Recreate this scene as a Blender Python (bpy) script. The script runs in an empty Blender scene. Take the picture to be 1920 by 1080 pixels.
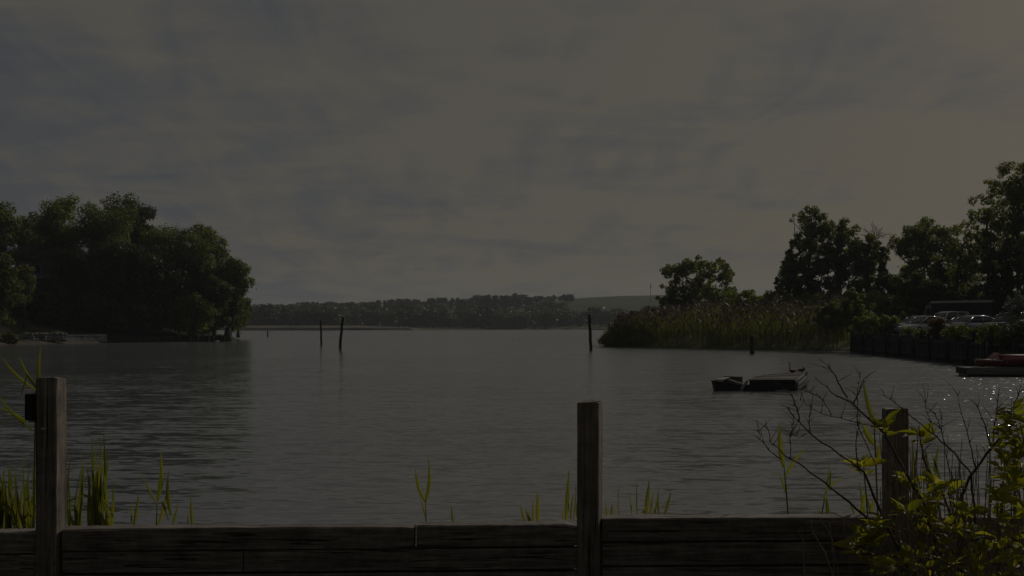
import bpy, math, random
import numpy as np
from mathutils import Vector, Matrix

# ------------------------------------------------------------------ camera, sky, sun, exposure
SC = bpy.context.scene
C = SC.collection
F, CXP, HZ, EYE = 2058.0, 960.0, 610.0, 2.5          # focal length and horizon measured in a 1920 px wide picture
cam_d = bpy.data.cameras.new("camera")
cam = bpy.data.objects.new("camera", cam_d); C.objects.link(cam)
cam.location = (0, 0, EYE); cam.rotation_euler = (math.radians(90), 0, 0)
cam_d.sensor_width = 36; cam_d.lens = F / 1920 * 36
cam_d.shift_y = (HZ - 540) / 1920
cam_d.clip_start = 0.1; cam_d.clip_end = 9000
SC.camera = cam

SUN_AZ, SUN_EL = math.radians(36), math.radians(28)   # azimuth clockwise from the view direction (+Y)
sun_dir = Vector((math.sin(SUN_AZ) * math.cos(SUN_EL), math.cos(SUN_AZ) * math.cos(SUN_EL), math.sin(SUN_EL)))
sd = bpy.data.lights.new("sun", 'SUN'); sd.energy = 5.0; sd.angle = math.radians(0.53); sd.color = (1, .95, .88)
sun = bpy.data.objects.new("sun", sd); C.objects.link(sun)
sun.rotation_euler = sun_dir.to_track_quat('Z', 'Y').to_euler()

W = bpy.data.worlds.new("World"); SC.world = W; W.use_nodes = True
nt = W.node_tree; N = nt.nodes; L = nt.links; N.clear()
def nd(t, **k):
    n = N.new(t)
    for a, v in k.items(): setattr(n, a, v)
    return n
out = nd('ShaderNodeOutputWorld'); bg = nd('ShaderNodeBackground'); bg.inputs['Strength'].default_value = 0.058
sky = nd('ShaderNodeTexSky', sky_type='NISHITA'); sky.sun_disc = False
sky.sun_elevation = SUN_EL; sky.sun_rotation = SUN_AZ; sky.dust_density = 3.0; sky.air_density = 1.2
tc = nd('ShaderNodeTexCoord'); sep = nd('ShaderNodeSeparateXYZ'); L.new(tc.outputs['Generated'], sep.inputs[0])
def mth(op, a, b=None, clamp=False):
    m = nd('ShaderNodeMath', operation=op); m.use_clamp = clamp
    for i, v in enumerate((a, b)):
        if v is None: continue
        if isinstance(v, (int, float)): m.inputs[i].default_value = v
        else: L.new(v, m.inputs[i])
    return m.outputs[0]
zc = mth('ADD', mth('MAXIMUM', sep.outputs['Z'], 0.0), 0.16)
u = mth('DIVIDE', sep.outputs['X'], zc); v = mth('DIVIDE', sep.outputs['Y'], zc)
cmb = nd('ShaderNodeCombineXYZ'); L.new(u, cmb.inputs[0]); L.new(v, cmb.inputs[1])
def cloudnoise(scale, sx, sy, detail, dist, off, rot=-16):
    mp = nd('ShaderNodeMapping'); mp.inputs['Scale'].default_value = (sx, sy, 1); mp.inputs['Location'].default_value = off
    mp.inputs['Rotation'].default_value = (0, 0, math.radians(rot))
    L.new(cmb.outputs[0], mp.inputs[0])
    n = nd('ShaderNodeTexNoise'); n.inputs['Scale'].default_value = scale; n.inputs['Detail'].default_value = detail
    n.inputs['Roughness'].default_value = .55; n.inputs['Distortion'].default_value = dist
    L.new(mp.outputs[0], n.inputs['Vector']); return n.outputs['Fac']
def ramp(fac, stops):
    r = nd('ShaderNodeValToRGB'); e = r.color_ramp.elements
    e[0].position, e[0].color = stops[0][0], (*stops[0][1], 1)
    e[1].position, e[1].color = stops[-1][0], (*stops[-1][1], 1)
    for p, c in stops[1:-1]:
        x = e.new(p); x.color = (*c, 1)
    L.new(fac, r.inputs[0]); return r.outputs[0]
big = cloudnoise(1.5, .75, 1.0, 4, .5, (3.1, 1.7, 0))
fine = cloudnoise(3.6, .7, 1.6, 8, .8, (7.3, 2.2, 0))
wisp = cloudnoise(2.6, 1.5, .55, 10, 1.6, (1.3, 5.2, 0), 38)
mixf = mth('ADD', mth('ADD', mth('MULTIPLY', big, .5), mth('MULTIPLY', fine, .2)), mth('MULTIPLY', wisp, .30))
# nearer the sun the veil is thinner and brighter
dt = nd('ShaderNodeVectorMath', operation='DOT_PRODUCT'); L.new(tc.outputs['Generated'], dt.inputs[0]); dt.inputs[1].default_value = sun_dir
glow = nd('ShaderNodeMapRange'); glow.inputs[1].default_value = .45; glow.inputs[2].default_value = .95; L.new(dt.outputs['Value'], glow.inputs[0])
mixf = mth('ADD', mth('MULTIPLY', mth('SUBTRACT', mixf, .5), 1.15), .492)
cl = ramp(mth('ADD', mixf, mth('MULTIPLY', glow.outputs[0], .15)),
          [(.41, (5.2, 5.5, 6.1)), (.47, (5.95, 6.1, 6.4)), (.52, (6.9, 6.75, 6.6)), (.62, (8.7, 8.05, 6.6))])
dim = nd('ShaderNodeMapRange'); dim.inputs[1].default_value = -.35; dim.inputs[2].default_value = .3; dim.inputs[3].default_value = .6; L.new(dt.outputs['Value'], dim.inputs[0])
cv = nd('ShaderNodeVectorMath', operation='SCALE'); L.new(cl, cv.inputs[0]); L.new(dim.outputs[0], cv.inputs['Scale']); cl = cv.outputs[0]
mx = nd('ShaderNodeMix', data_type='RGBA'); mx.inputs['Factor'].default_value = .88
L.new(sky.outputs[0], mx.inputs['A']); L.new(cl, mx.inputs['B'])
L.new(mx.outputs['Result'], bg.inputs['Color']); L.new(bg.outputs[0], out.inputs[0])
W.cycles.sampling_method = 'MANUAL'; W.cycles.sample_map_resolution = 512

SC.view_settings.view_transform = 'Standard'; SC.view_settings.look = 'None'
SC.view_settings.exposure = -2.6; SC.view_settings.gamma = 1; SC.view_settings.use_curve_mapping = False
SC.cycles.use_denoising = True
SC.cycles.max_bounces = 6; SC.cycles.diffuse_bounces = 3; SC.cycles.glossy_bounces = 3; SC.cycles.transmission_bounces = 3
SC.cycles.volume_bounces = 1; SC.cycles.transparent_max_bounces = 8
SC.cycles.caustics_reflective = False; SC.cycles.caustics_refractive = False

# ------------------------------------------------------------------ helpers
def X(px, Y): return (px - CXP) / F * Y
def Z(py, Y): return EYE - (py - HZ) / F * Y
def at(px, py, Y): return Vector((X(px, Y), Y, Z(py, Y)))

class MB:
    """collects vertices and faces of one mesh"""
    def __init__(s): s.v = []; s.f = []
    def add(s, vs, fs):
        b = len(s.v); s.v.extend(tuple(p) for p in vs); s.f.extend(tuple(i + b for i in f) for f in fs); return s
    def box(s, x0, x1, y0, y1, z0, z1, M=None):
        vs = [Vector(p) for p in ((x0,y0,z0),(x1,y0,z0),(x1,y1,z0),(x0,y1,z0),(x0,y0,z1),(x1,y0,z1),(x1,y1,z1),(x0,y1,z1))]
        if M: vs = [M @ p for p in vs]
        return s.add(vs, [(0,3,2,1),(4,5,6,7),(0,1,5,4),(1,2,6,5),(2,3,7,6),(3,0,4,7)])
    def tube(s, pts, rad, n=7, cap=True):
        pts = [Vector(p) for p in pts]; b = len(s.v)
        if isinstance(rad, (int, float)): rad = [rad] * len(pts)
        ref = Vector((.31, .95, .1))
        for i, p in enumerate(pts):
            d = (pts[min(i+1, len(pts)-1)] - pts[max(i-1, 0)])
            if d.length < 1e-9: d = Vector((0, 0, 1))
            d.normalize()
            a = d.cross(ref)
            if a.length < .1: a = d.cross(Vector((1, 0, 0)))
            a.normalize(); c = d.cross(a)
            for k in range(n):
                t = 2 * math.pi * k / n
                s.v.append(tuple(p + (a * math.cos(t) + c * math.sin(t)) * rad[i]))
        for i in range(len(pts) - 1):
            for k in range(n):
                k2 = (k + 1) % n
                s.f.append((b+i*n+k, b+i*n+k2, b+(i+1)*n+k2, b+(i+1)*n+k))
        if cap:
            s.f.append(tuple(b + k for k in range(n))[::-1]); s.f.append(tuple(b + (len(pts)-1)*n + k for k in range(n)))
        return s
    def ell(s, c, r, n=12, m=8, M=None):
        vs = []; fs = []
        for j in range(m + 1):
            ph = math.pi * j / m
            for i in range(n):
                th = 2 * math.pi * i / n
                vs.append(Vector((r[0]*math.sin(ph)*math.cos(th), r[1]*math.sin(ph)*math.sin(th), r[2]*math.cos(ph))))
        for j in range(m):
            for i in range(n):
                i2 = (i + 1) % n; fs.append((j*n+i, (j+1)*n+i, (j+1)*n+i2, j*n+i2))
        vs = [(M @ p if M else p) + Vector(c) for p in vs]
        return s.add(vs, fs)
    def loft(s, rings, cap=True):
        b = len(s.v); n = len(rings[0])
        for r in rings: s.v.extend(tuple(p) for p in r)
        for i in range(len(rings) - 1):
            for k in range(n):
                k2 = (k + 1) % n; s.f.append((b+i*n+k, b+i*n+k2, b+(i+1)*n+k2, b+(i+1)*n+k))
        if cap:
            s.f.append(tuple(b + k for k in range(n))[::-1]); s.f.append(tuple(b + (len(rings)-1)*n + k for k in range(n)))
        return s
    def build(s, name, m, parent=None, smooth=False, loc=None, bevel=0):
        me = bpy.data.meshes.new(name); me.from_pydata(s.v, [], s.f); me.update()
        return link(name, me, m, parent, smooth, loc, bevel)
def link(name, me, m, parent=None, smooth=False, loc=None, bevel=0):
    o = bpy.data.objects.new(name, me); C.objects.link(o)
    if m: me.materials.append(m)
    if smooth: me.polygons.foreach_set('use_smooth', [True] * len(me.polygons))
    if bevel:
        b = o.modifiers.new('bevel', 'BEVEL'); b.width = bevel; b.segments = 2; b.limit_method = 'ANGLE'
    if loc is not None: o.location = loc
    if parent: o.parent = parent
    return o
def npmesh(name, verts, nper, m, parent=None, loc=None, faces=None):
    """many small separate faces: verts is (k*nper, 3)"""
    me = bpy.data.meshes.new(name); verts = np.ascontiguousarray(verts, dtype=np.float32)
    nv = len(verts); me.vertices.add(nv); me.vertices.foreach_set('co', verts.ravel())
    if faces is None: idx = np.arange(nv, dtype=np.int32); fs = nper
    else:
        fs = faces.shape[1]; idx = (np.arange(nv // nper, dtype=np.int32)[:, None, None] * nper + faces[None]).astype(np.int32).ravel()
    nf = len(idx) // fs
    me.loops.add(len(idx)); me.loops.foreach_set('vertex_index', idx)
    me.polygons.add(nf); me.polygons.foreach_set('loop_start', np.arange(0, len(idx), fs, dtype=np.int32))
    me.update(calc_edges=True); me.validate()
    return link(name, me, m, parent, False, loc)
def tag(o, label=None, cat=None, group=None, kind=None):
    for k, v_ in (('label', label), ('category', cat), ('group', group), ('kind', kind)):
        if v_: o[k] = v_
    return o
def thing(name, label, cat, loc=(0, 0, 0), group=None, rz=0):
    o = bpy.data.objects.new(name, None); C.objects.link(o); o.location = loc; o.rotation_euler = (0, 0, rz)
    o.empty_display_size = .2
    return tag(o, label, cat, group)

# ------------------------------------------------------------------ materials
def newmat(name):
    m = bpy.data.materials.new(name); m.use_nodes = True
    t = m.node_tree; t.nodes.clear(); return m, t
def node(t, typ, ins=None, **k):
    n = t.nodes.new(typ)
    for a, v_ in k.items(): setattr(n, a, v_)
    for a, v_ in (ins or {}).items():
        if hasattr(v_, 'is_output'): t.links.new(v_, n.inputs[a])
        else: n.inputs[a].default_value = v_
    return n
def cramp(t, fac, stops):
    r = t.nodes.new('ShaderNodeValToRGB'); e = r.color_ramp.elements
    e[0].position, e[0].color = stops[0][0], (*stops[0][1], 1); e[1].position, e[1].color = stops[-1][0], (*stops[-1][1], 1)
    for p, c in stops[1:-1]: e.new(p).color = (*c, 1)
    t.links.new(fac, r.inputs[0]); return r.outputs[0]
def surf(t, shader):
    o = t.nodes.new('ShaderNodeOutputMaterial'); t.links.new(shader, o.inputs[0])
def simple(name, col, rough=.6, metal=0, noise=0.15, scale=8, spec=.4, coat=0, bump=0):
    m, t = newmat(name)
    tc_ = node(t, 'ShaderNodeTexCoord')
    n = node(t, 'ShaderNodeTexNoise', {'Vector': tc_.outputs['Object'], 'Scale': scale, 'Detail': 5})
    lo = tuple(c * (1 - noise * 1.6) for c in col); hi = tuple(min(1, c * (1 + noise * 1.6)) for c in col)
    c = cramp(t, n.outputs['Fac'], [(.3, lo), (.7, hi)])
    p = node(t, 'ShaderNodeBsdfPrincipled', {'Base Color': c, 'Roughness': rough, 'Metallic': metal, 'Specular IOR Level': spec, 'Coat Weight': coat})
    if bump:
        b = node(t, 'ShaderNodeBump', {'Height': n.outputs['Fac'], 'Strength': bump, 'Distance': .02}); t.links.new(b.outputs[0], p.inputs['Normal'])
    surf(t, p.outputs[0]); return m
def leafmat(name, cols, trans=.35, tcol=None, rough=.55, clump=.35, spec=.3):
    """cols: dark .. light greens; every leaf its own tint, every clump of leaves too"""
    m, t = newmat(name)
    g = node(t, 'ShaderNodeNewGeometry'); tc_ = node(t, 'ShaderNodeTexCoord')
    n = node(t, 'ShaderNodeTexNoise', {'Vector': tc_.outputs['Object'], 'Scale': clump, 'Detail': 3})
    f = node(t, 'ShaderNodeMath', {0: g.outputs['Random Per Island'], 1: .5}, operation='MULTIPLY')
    f2 = node(t, 'ShaderNodeMath', {0: n.outputs['Fac'], 1: 1.5, 2: -.5}, operation='MULTIPLY_ADD')
    f3 = node(t, 'ShaderNodeMath', {0: f.outputs[0], 1: f2.outputs[0]}, operation='ADD', use_clamp=True)
    k = len(cols); c = cramp(t, f3.outputs[0], [(i / (k - 1), cc) for i, cc in enumerate(cols)])
    p = node(t, 'ShaderNodeBsdfPrincipled', {'Base Color': c, 'Roughness': rough, 'Specular IOR Level': spec})
    if tcol is None: tcol = (1.5, 1.7, .6)
    tm = node(t, 'ShaderNodeMix', {'Factor': 1.0, 'A': c, 'B': (*tcol, 1)}, data_type='RGBA', blend_type='MULTIPLY') if False else None
    vm = node(t, 'ShaderNodeVectorMath', {0: c, 1: tcol}, operation='MULTIPLY')
    tr = node(t, 'ShaderNodeBsdfTranslucent', {'Color': vm.outputs[0]})
    mixs = node(t, 'ShaderNodeMixShader', {0: trans, 1: p.outputs[0], 2: tr.outputs[0]})
    surf(t, mixs.outputs[0]); return m
def woodmat(name, lo, mid, hi, axis='Z', scale=1.0, rough=.85):
    m, t = newmat(name)
    tc_ = node(t, 'ShaderNodeTexCoord')
    st = {'X': (.9, 26, 26), 'Y': (26, .9, 26), 'Z': (26, 26, .9)}[axis]
    mp = node(t, 'ShaderNodeMapping', {'Vector': tc_.outputs['Object'], 'Scale': tuple(q * scale for q in st)})
    n1 = node(t, 'ShaderNodeTexNoise', {'Vector': mp.outputs[0], 'Scale': 1.6, 'Detail': 8, 'Roughness': .65, 'Distortion': .6})
    n2 = node(t, 'ShaderNodeTexNoise', {'Vector': tc_.outputs['Object'], 'Scale': 7 * scale, 'Detail': 9, 'Roughness': .75})
    a = node(t, 'ShaderNodeMath', {0: n1.outputs['Fac'], 1: .6}, operation='MULTIPLY')
    b = node(t, 'ShaderNodeMath', {0: n2.outputs['Fac'], 1: .4, 2: a.outputs[0]}, operation='MULTIPLY_ADD')
    c = cramp(t, b.outputs[0], [(.34, lo), (.5, mid), (.66, hi)])
    mp3 = node(t, 'ShaderNodeMapping', {'Vector': tc_.outputs['Object'], 'Scale': tuple(q * scale * (1.0 if q < 2 else 1.9) for q in st), 'Location': (3.3, 1.7, 5.1)})
    n3 = node(t, 'ShaderNodeTexNoise', {'Vector': mp3.outputs[0], 'Scale': 1.0, 'Detail': 3, 'Distortion': .3})
    ck = node(t, 'ShaderNodeMapRange', {0: n3.outputs['Fac'], 1: .615, 2: .66, 3: 1.0, 4: .22})
    cc_ = node(t, 'ShaderNodeVectorMath', {0: c}, operation='SCALE'); t.links.new(ck.outputs[0], cc_.inputs['Scale']); c = cc_.outputs[0]
    hb = node(t, 'ShaderNodeMath', {0: b.outputs[0], 1: ck.outputs[0]}, operation='MULTIPLY')
    bp = node(t, 'ShaderNodeBump', {'Height': hb.outputs[0], 'Strength': .9, 'Distance': .014})
    p = node(t, 'ShaderNodeBsdfPrincipled', {'Base Color': c, 'Roughness': rough, 'Specular IOR Level': .25, 'Normal': bp.outputs[0]})
    surf(t, p.outputs[0]); return m
def watermat():
    m, t = newmat('water')
    tc_ = node(t, 'ShaderNodeTexCoord'); P = tc_.outputs['Object']
    def nz(sx, sy, det, loc=(0, 0, 0), rot=0.0):
        mp = node(t, 'ShaderNodeMapping', {'Vector': P, 'Scale': (sx, sy, 1), 'Location': loc, 'Rotation': (0, 0, rot)})
        return node(t, 'ShaderNodeTexNoise', {'Vector': mp.outputs[0], 'Scale': 1.0, 'Detail': det, 'Roughness': .55})
    a = nz(.75, 2.9, 2.0, rot=.05); b = nz(3.2, 10.0, 4.0, (4, 9, 0), -.08); c = nz(.10, .42, 2.0, (1, 3, 0), .03)
    wind = nz(.012, .055, 3.0, (5.2, 1.4, 0), .1)
    wa = node(t, 'ShaderNodeMapRange', {0: wind.outputs['Fac'], 1: .36, 2: .66, 3: .62, 4: 1.15})
    # the breeze reaches further out on the sun's side: calmer in the lee of the wooded point
    sx = node(t, 'ShaderNodeSeparateXYZ', {0: P})
    lee = node(t, 'ShaderNodeMapRange', {0: sx.outputs['X'], 1: -22.0, 2: 22.0, 3: 1.05, 4: 2.3})
    amp = node(t, 'ShaderNodeMath', {0: wa.outputs[0], 1: lee.outputs[0]}, operation='MULTIPLY')
    def centred(n, k):
        s_ = node(t, 'ShaderNodeVectorMath', {0: n.outputs['Color'], 1: (.5, .5, .5)}, operation='SUBTRACT')
        return node(t, 'ShaderNodeVectorMath', {0: s_.outputs[0], 1: (k * .55, k, 0)}, operation='MULTIPLY').outputs[0]
    s1 = node(t, 'ShaderNodeVectorMath', {0: centred(a, .33), 1: centred(b, .40)}, operation='ADD')
    s2 = node(t, 'ShaderNodeVectorMath', {0: s1.outputs[0], 1: centred(c, .09)}, operation='ADD')
    sc = node(t, 'ShaderNodeVectorMath', {0: s2.outputs[0]}, operation='SCALE'); t.links.new(amp.outputs[0], sc.inputs['Scale'])
    e = nz(3.4, 9.0, 2.0, (8, 2, 0), .12)
    ee = node(t, 'ShaderNodeMapRange', {0: e.outputs['Fac'], 1: .58, 2: .73, 3: 0.0, 4: 1.0})
    gz_ = node(t, 'ShaderNodeMapRange', {0: sx.outputs['X'], 1: 3.0, 2: 13.0, 3: 0.0, 4: .85})
    eg = node(t, 'ShaderNodeMath', {0: ee.outputs[0], 1: gz_.outputs[0]}, operation='MULTIPLY')
    e2 = nz(5.1, 12.0, 1.0, (3, 7, 0), -.2)
    e3 = node(t, 'ShaderNodeVectorMath', {0: e2.outputs['Color'], 1: (.9, .9, 0), 2: (-.28, -.78, 0)}, operation='MULTIPLY_ADD')
    ev = node(t, 'ShaderNodeVectorMath', {0: e3.outputs[0]}, operation='SCALE'); t.links.new(eg.outputs[0], ev.inputs['Scale'])
    su = node(t, 'ShaderNodeVectorMath', {0: sc.outputs[0], 1: ev.outputs[0]}, operation='ADD')
    up = node(t, 'ShaderNodeVectorMath', {0: su.outputs[0], 1: (0, 0, 1)}, operation='ADD')
    nn = node(t, 'ShaderNodeVectorMath', {0: up.outputs[0]}, operation='NORMALIZE')
    rx_ = node(t, 'ShaderNodeMapRange', {0: sx.outputs['X'], 1: -14.0, 2: 12.0, 3: .1, 4: .2})
    ry_ = node(t, 'ShaderNodeMapRange', {0: sx.outputs['Y'], 1: 40.0, 2: 200.0, 3: 0.0, 4: .12})
    ru_ = node(t, 'ShaderNodeMath', {0: rx_.outputs[0], 1: ry_.outputs[0]}, operation='ADD')
    p = node(t, 'ShaderNodeBsdfPrincipled', {'Base Color': (.125, .13, .132, 1), 'Roughness': ru_.outputs[0], 'IOR': 1.7, 'Specular IOR Level': .8, 'Normal': nn.outputs[0]})
    surf(t, p.outputs[0]); return m

M_water = watermat()
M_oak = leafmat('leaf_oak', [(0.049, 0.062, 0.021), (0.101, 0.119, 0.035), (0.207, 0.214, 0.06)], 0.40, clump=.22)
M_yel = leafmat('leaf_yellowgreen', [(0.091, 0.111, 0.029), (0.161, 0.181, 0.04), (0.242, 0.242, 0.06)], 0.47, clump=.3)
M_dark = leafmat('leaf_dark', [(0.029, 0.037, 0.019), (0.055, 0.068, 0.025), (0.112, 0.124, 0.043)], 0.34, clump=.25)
M_brown = leafmat('leaf_brownish', [(0.074, 0.074, 0.041), (0.131, 0.121, 0.055), (0.167, 0.149, 0.074)], 0.42, clump=.3)
M_airy = leafmat('leaf_airy', [(0.072, 0.081, 0.029), (0.13, 0.133, 0.04), (0.259, 0.235, 0.074)], .52, clump=.3)
M_far = leafmat('leaf_far', [(0.034, 0.047, 0.019), (0.057, 0.073, 0.025), (0.086, 0.095, 0.028)], .25, clump=.08)
M_orange = leafmat('leaf_orange', [(.10, .06, .014), (.16, .09, .02), (.14, .12, .03)], .35, clump=.8)
M_white = leafmat('blossom_white', [(.05, .07, .03), (.16, .18, .13), (.42, .42, .38)], .2, tcol=(1, 1, .9), clump=1.5)
M_reedfar = leafmat('reed_stand', [(0.091, 0.084, 0.031), (0.146, 0.137, 0.043), (0.218, 0.185, 0.069)], .4, clump=.25)
M_plume = leafmat('reed_plume', [(.075, .062, .045), (.11, .092, .068), (.15, .125, .095)], .4, tcol=(1.2, 1.05, .9), clump=.4)
M_blade = leafmat('reed_blade', [(.055, .063, .02), (.10, .112, .03), (.165, .165, .052), (.22, .18, .09)], .52, tcol=(1.7, 1.75, .5), clump=3, spec=.5, rough=.4)
M_shrubleaf = leafmat('shrub_leaf', [(.12, .135, .02), (.23, .235, .034), (.37, .33, .06)], .55, tcol=(1.8, 1.75, .45), clump=2.2, spec=.25, rough=.55)
M_deadstem = simple('dead_stem', (.24, .2, .165), .8, noise=.3, scale=30)
M_twig = simple('twig_bark', (.11, .086, .07), .85, noise=.35, scale=25)
M_bark = simple('bark', (.05, .043, .036), .9, noise=.4, scale=4, bump=.6)
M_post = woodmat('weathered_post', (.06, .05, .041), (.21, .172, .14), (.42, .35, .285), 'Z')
M_postwarm = woodmat('weathered_post_warm', (.09, .075, .062), (.17, .145, .12), (.28, .24, .2), 'Z')
M_beam = woodmat('weathered_beam', (.06, .051, .043), (.205, .173, .144), (.43, .365, .30), 'X')
M_raft = woodmat('raft_boards', (.06, .05, .04), (.15, .125, .10), (.27, .23, .19), 'X', .4)
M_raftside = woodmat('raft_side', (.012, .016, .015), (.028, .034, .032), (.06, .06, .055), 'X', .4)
M_palewood = woodmat('pale_wood', (.2, .18, .15), (.33, .3, .26), (.5, .46, .4), 'X', .5)
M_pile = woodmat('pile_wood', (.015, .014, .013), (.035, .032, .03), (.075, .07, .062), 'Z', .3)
M_sheet = woodmat('bulkhead_boards', (.018, .017, .017), (.048, .043, .042), (.11, .1, .095), 'Z', .12)
t_s = M_sheet.node_tree; p_s = next(n for n in t_s.nodes if n.type == 'BSDF_PRINCIPLED'); src_ = p_s.inputs['Base Color'].links[0].from_socket
g_s = node(t_s, 'ShaderNodeNewGeometry'); mr_ = node(t_s, 'ShaderNodeMapRange', {0: g_s.outputs['Random Per Island'], 3: .5, 4: 1.7})
vm_ = node(t_s, 'ShaderNodeVectorMath', {0: src_}, operation='SCALE'); t_s.links.new(mr_.outputs[0], vm_.inputs['Scale']); t_s.links.new(vm_.outputs[0], p_s.inputs['Base Color'])
M_dockwood = woodmat('dock_boards', (.1, .1, .09), (.2, .19, .17), (.32, .3, .27), 'X', .4)
M_black = simple('black_plastic', (.012, .012, .013), .45, noise=.2)
M_tyre = simple('rubber', (.012, .012, .012), .8, noise=.2)
M_chrome = simple('alloy', (.5, .5, .5), .3, 1, noise=.1)
M_glass = simple('car_glass', (.012, .014, .016), .05, noise=.05, spec=.8)
M_silver = simple('paint_silver', (.42, .43, .45), .28, .55, noise=.03, coat=.6)
M_grey = simple('paint_grey', (.24, .25, .28), .28, .5, noise=.03, coat=.6)
M_carwhite = simple('paint_white', (.6, .61, .62), .3, .1, noise=.03, coat=.6)
M_navy = simple('paint_navy', (.02, .025, .045), .25, .2, noise=.03, coat=.7)
M_charcoal = simple('paint_charcoal', (.045, .048, .055), .28, .4, noise=.03, coat=.6)
M_lampred = simple('lamp_red', (.3, .012, .012), .25, noise=.1)
M_lampclear = simple('lamp_clear', (.55, .55, .55), .15, noise=.1)
M_trailer = simple('trailer_dark', (.02, .021, .024), .6, noise=.25, scale=2)
M_palemetal = simple('pale_metal', (.5, .48, .44), .5, .2, noise=.1)
M_red = simple('red_paint', (.22, .016, .022), .4, noise=.25, scale=3, coat=.3)
M_pink = simple('faded_red_canvas', (.36, .17, .17), .7, noise=.2, scale=4)
M_concrete = simple('concrete', (.22, .22, .22), .9, noise=.3, scale=1.2, bump=.5)
M_stone = simple('stone_grey', (.15, .142, .135), .9, noise=.45, scale=1.6, bump=.8)
M_siding = simple('siding_grey', (.26, .27, .3), .8, noise=.08, scale=2)
M_roof = simple('roof_shingle', (.05, .05, .052), .9, noise=.3, scale=3)
M_bird = simple('bird_feather', (.022, .019, .017), .7, noise=.4, scale=12)
M_marsh = simple('marsh', (.095, .08, .052), .95, noise=.3, scale=.12)
M_whitespot = simple('guano_white', (.6, .6, .58), .8, noise=.15)
M_asphalt = simple('asphalt', (.06, .06, .058), .95, noise=.25, scale=2)
def landmat(name, a, b, c, s=.35):
    m, t = newmat(name)
    tc_ = node(t, 'ShaderNodeTexCoord')
    n = node(t, 'ShaderNodeTexNoise', {'Vector': tc_.outputs['Object'], 'Scale': s, 'Detail': 8, 'Roughness': .65})
    col = cramp(t, n.outputs['Fac'], [(.32, a), (.5, b), (.68, c)])
    bp = node(t, 'ShaderNodeBump', {'Height': n.outputs['Fac'], 'Strength': .8, 'Distance': .4})
    p = node(t, 'ShaderNodeBsdfPrincipled', {'Base Color': col, 'Roughness': .95, 'Specular IOR Level': .1, 'Normal': bp.outputs[0]})
    surf(t, p.outputs[0]); return m
M_bank = landmat('bank_soil', (.03, .028, .02), (.05, .05, .025), (.08, .075, .035))
M_hill = landmat('hill_grass', (.05, .055, .022), (.08, .085, .03), (.115, .11, .04), .12)
M_meadow = landmat('far_meadow', (.055, .068, .022), (.075, .09, .028), (.095, .105, .035), .03)
M_beach = landmat('beach_sand', (.08, .068, .052), (.12, .10, .078), (.17, .145, .115), .8)
M_ground = landmat('near_ground', (.05, .05, .02), (.08, .085, .028), (.12, .11, .05), 2.5)

# ------------------------------------------------------------------ setting: water and land
def poly_dist(px, py, poly):
    poly = np.array(poly, float); d = np.full(px.shape, 1e9); ins = np.zeros(px.shape, bool)
    for i in range(len(poly)):
        a, b = poly[i], poly[(i + 1) % len(poly)]
        e = b - a; tt = np.clip(((px-a[0])*e[0] + (py-a[1])*e[1]) / (e @ e), 0, 1)
        d = np.minimum(d, np.hypot(px - a[0] - tt*e[0], py - a[1] - tt*e[1]))
        cr = ((a[1] > py) != (b[1] > py)) & (px < (b[0]-a[0]) * (py-a[1]) / (b[1]-a[1] + 1e-12) + a[0]); ins ^= cr
    return np.where(ins, d, -d)
_rng = np.random.default_rng(5)
def vnoise(x, y, s, seed=0):
    r = np.random.default_rng(seed); o = np.zeros_like(x)
    for k in range(5):
        a = r.uniform(0, 6.28); ph = r.uniform(0, 6.28); f = 6.28 / s * r.uniform(.7, 1.7)
        o += np.sin((x*math.cos(a) + y*math.sin(a)) * f + ph)
    return o / 5
def land(name, poly, hf, res, m):
    P = np.array(poly); x0, y0 = P.min(0) - 4; x1, y1 = P.max(0) + 4
    nx, ny = int((x1-x0)/res) + 1, int((y1-y0)/res) + 1
    gx, gy = np.meshgrid(np.linspace(x0, x1, nx), np.linspace(y0, y1, ny))
    d = poly_dist(gx, gy, poly); z = np.where(d > 0, hf(d, gx, gy), np.maximum(-1.5, d * .5))
    vs = np.stack([gx, gy, z], -1).reshape(-1, 3)
    keep = d > -4
    fs = [(j*nx+i, j*nx+i+1, (j+1)*nx+i+1, (j+1)*nx+i) for j in range(ny-1) for i in range(nx-1) if keep[j:j+2, i:i+2].any()]
    mb = MB(); mb.add(vs.tolist(), fs); o = mb.build(name, m, None, True); o['kind'] = 'structure'
    return o
wv = MB(); wv.add([(-2500, 6.0, 0), (2500, 6.0, 0), (2500, 5000, 0), (-2500, 5000, 0)], [(0, 1, 2, 3)])
tag(wv.build('water', M_water), kind='structure')
# near lawn behind the timber wall (the camera stands on it)
gv = MB(); n_ = 40
gx = np.linspace(-14, 14, n_); gy = np.linspace(-12, 6.83, n_)
gv.add([(x, y, .8 + .03*math.sin(x*2.1+y) + .02*math.sin(3.3*y-x)) for y in gy for x in gx],
       [(j*n_+i, j*n_+i+1, (j+1)*n_+i+1, (j+1)*n_+i) for j in range(n_-1) for i in range(n_-1)])
tag(gv.build('ground', M_ground, None, True), kind='structure')

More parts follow.
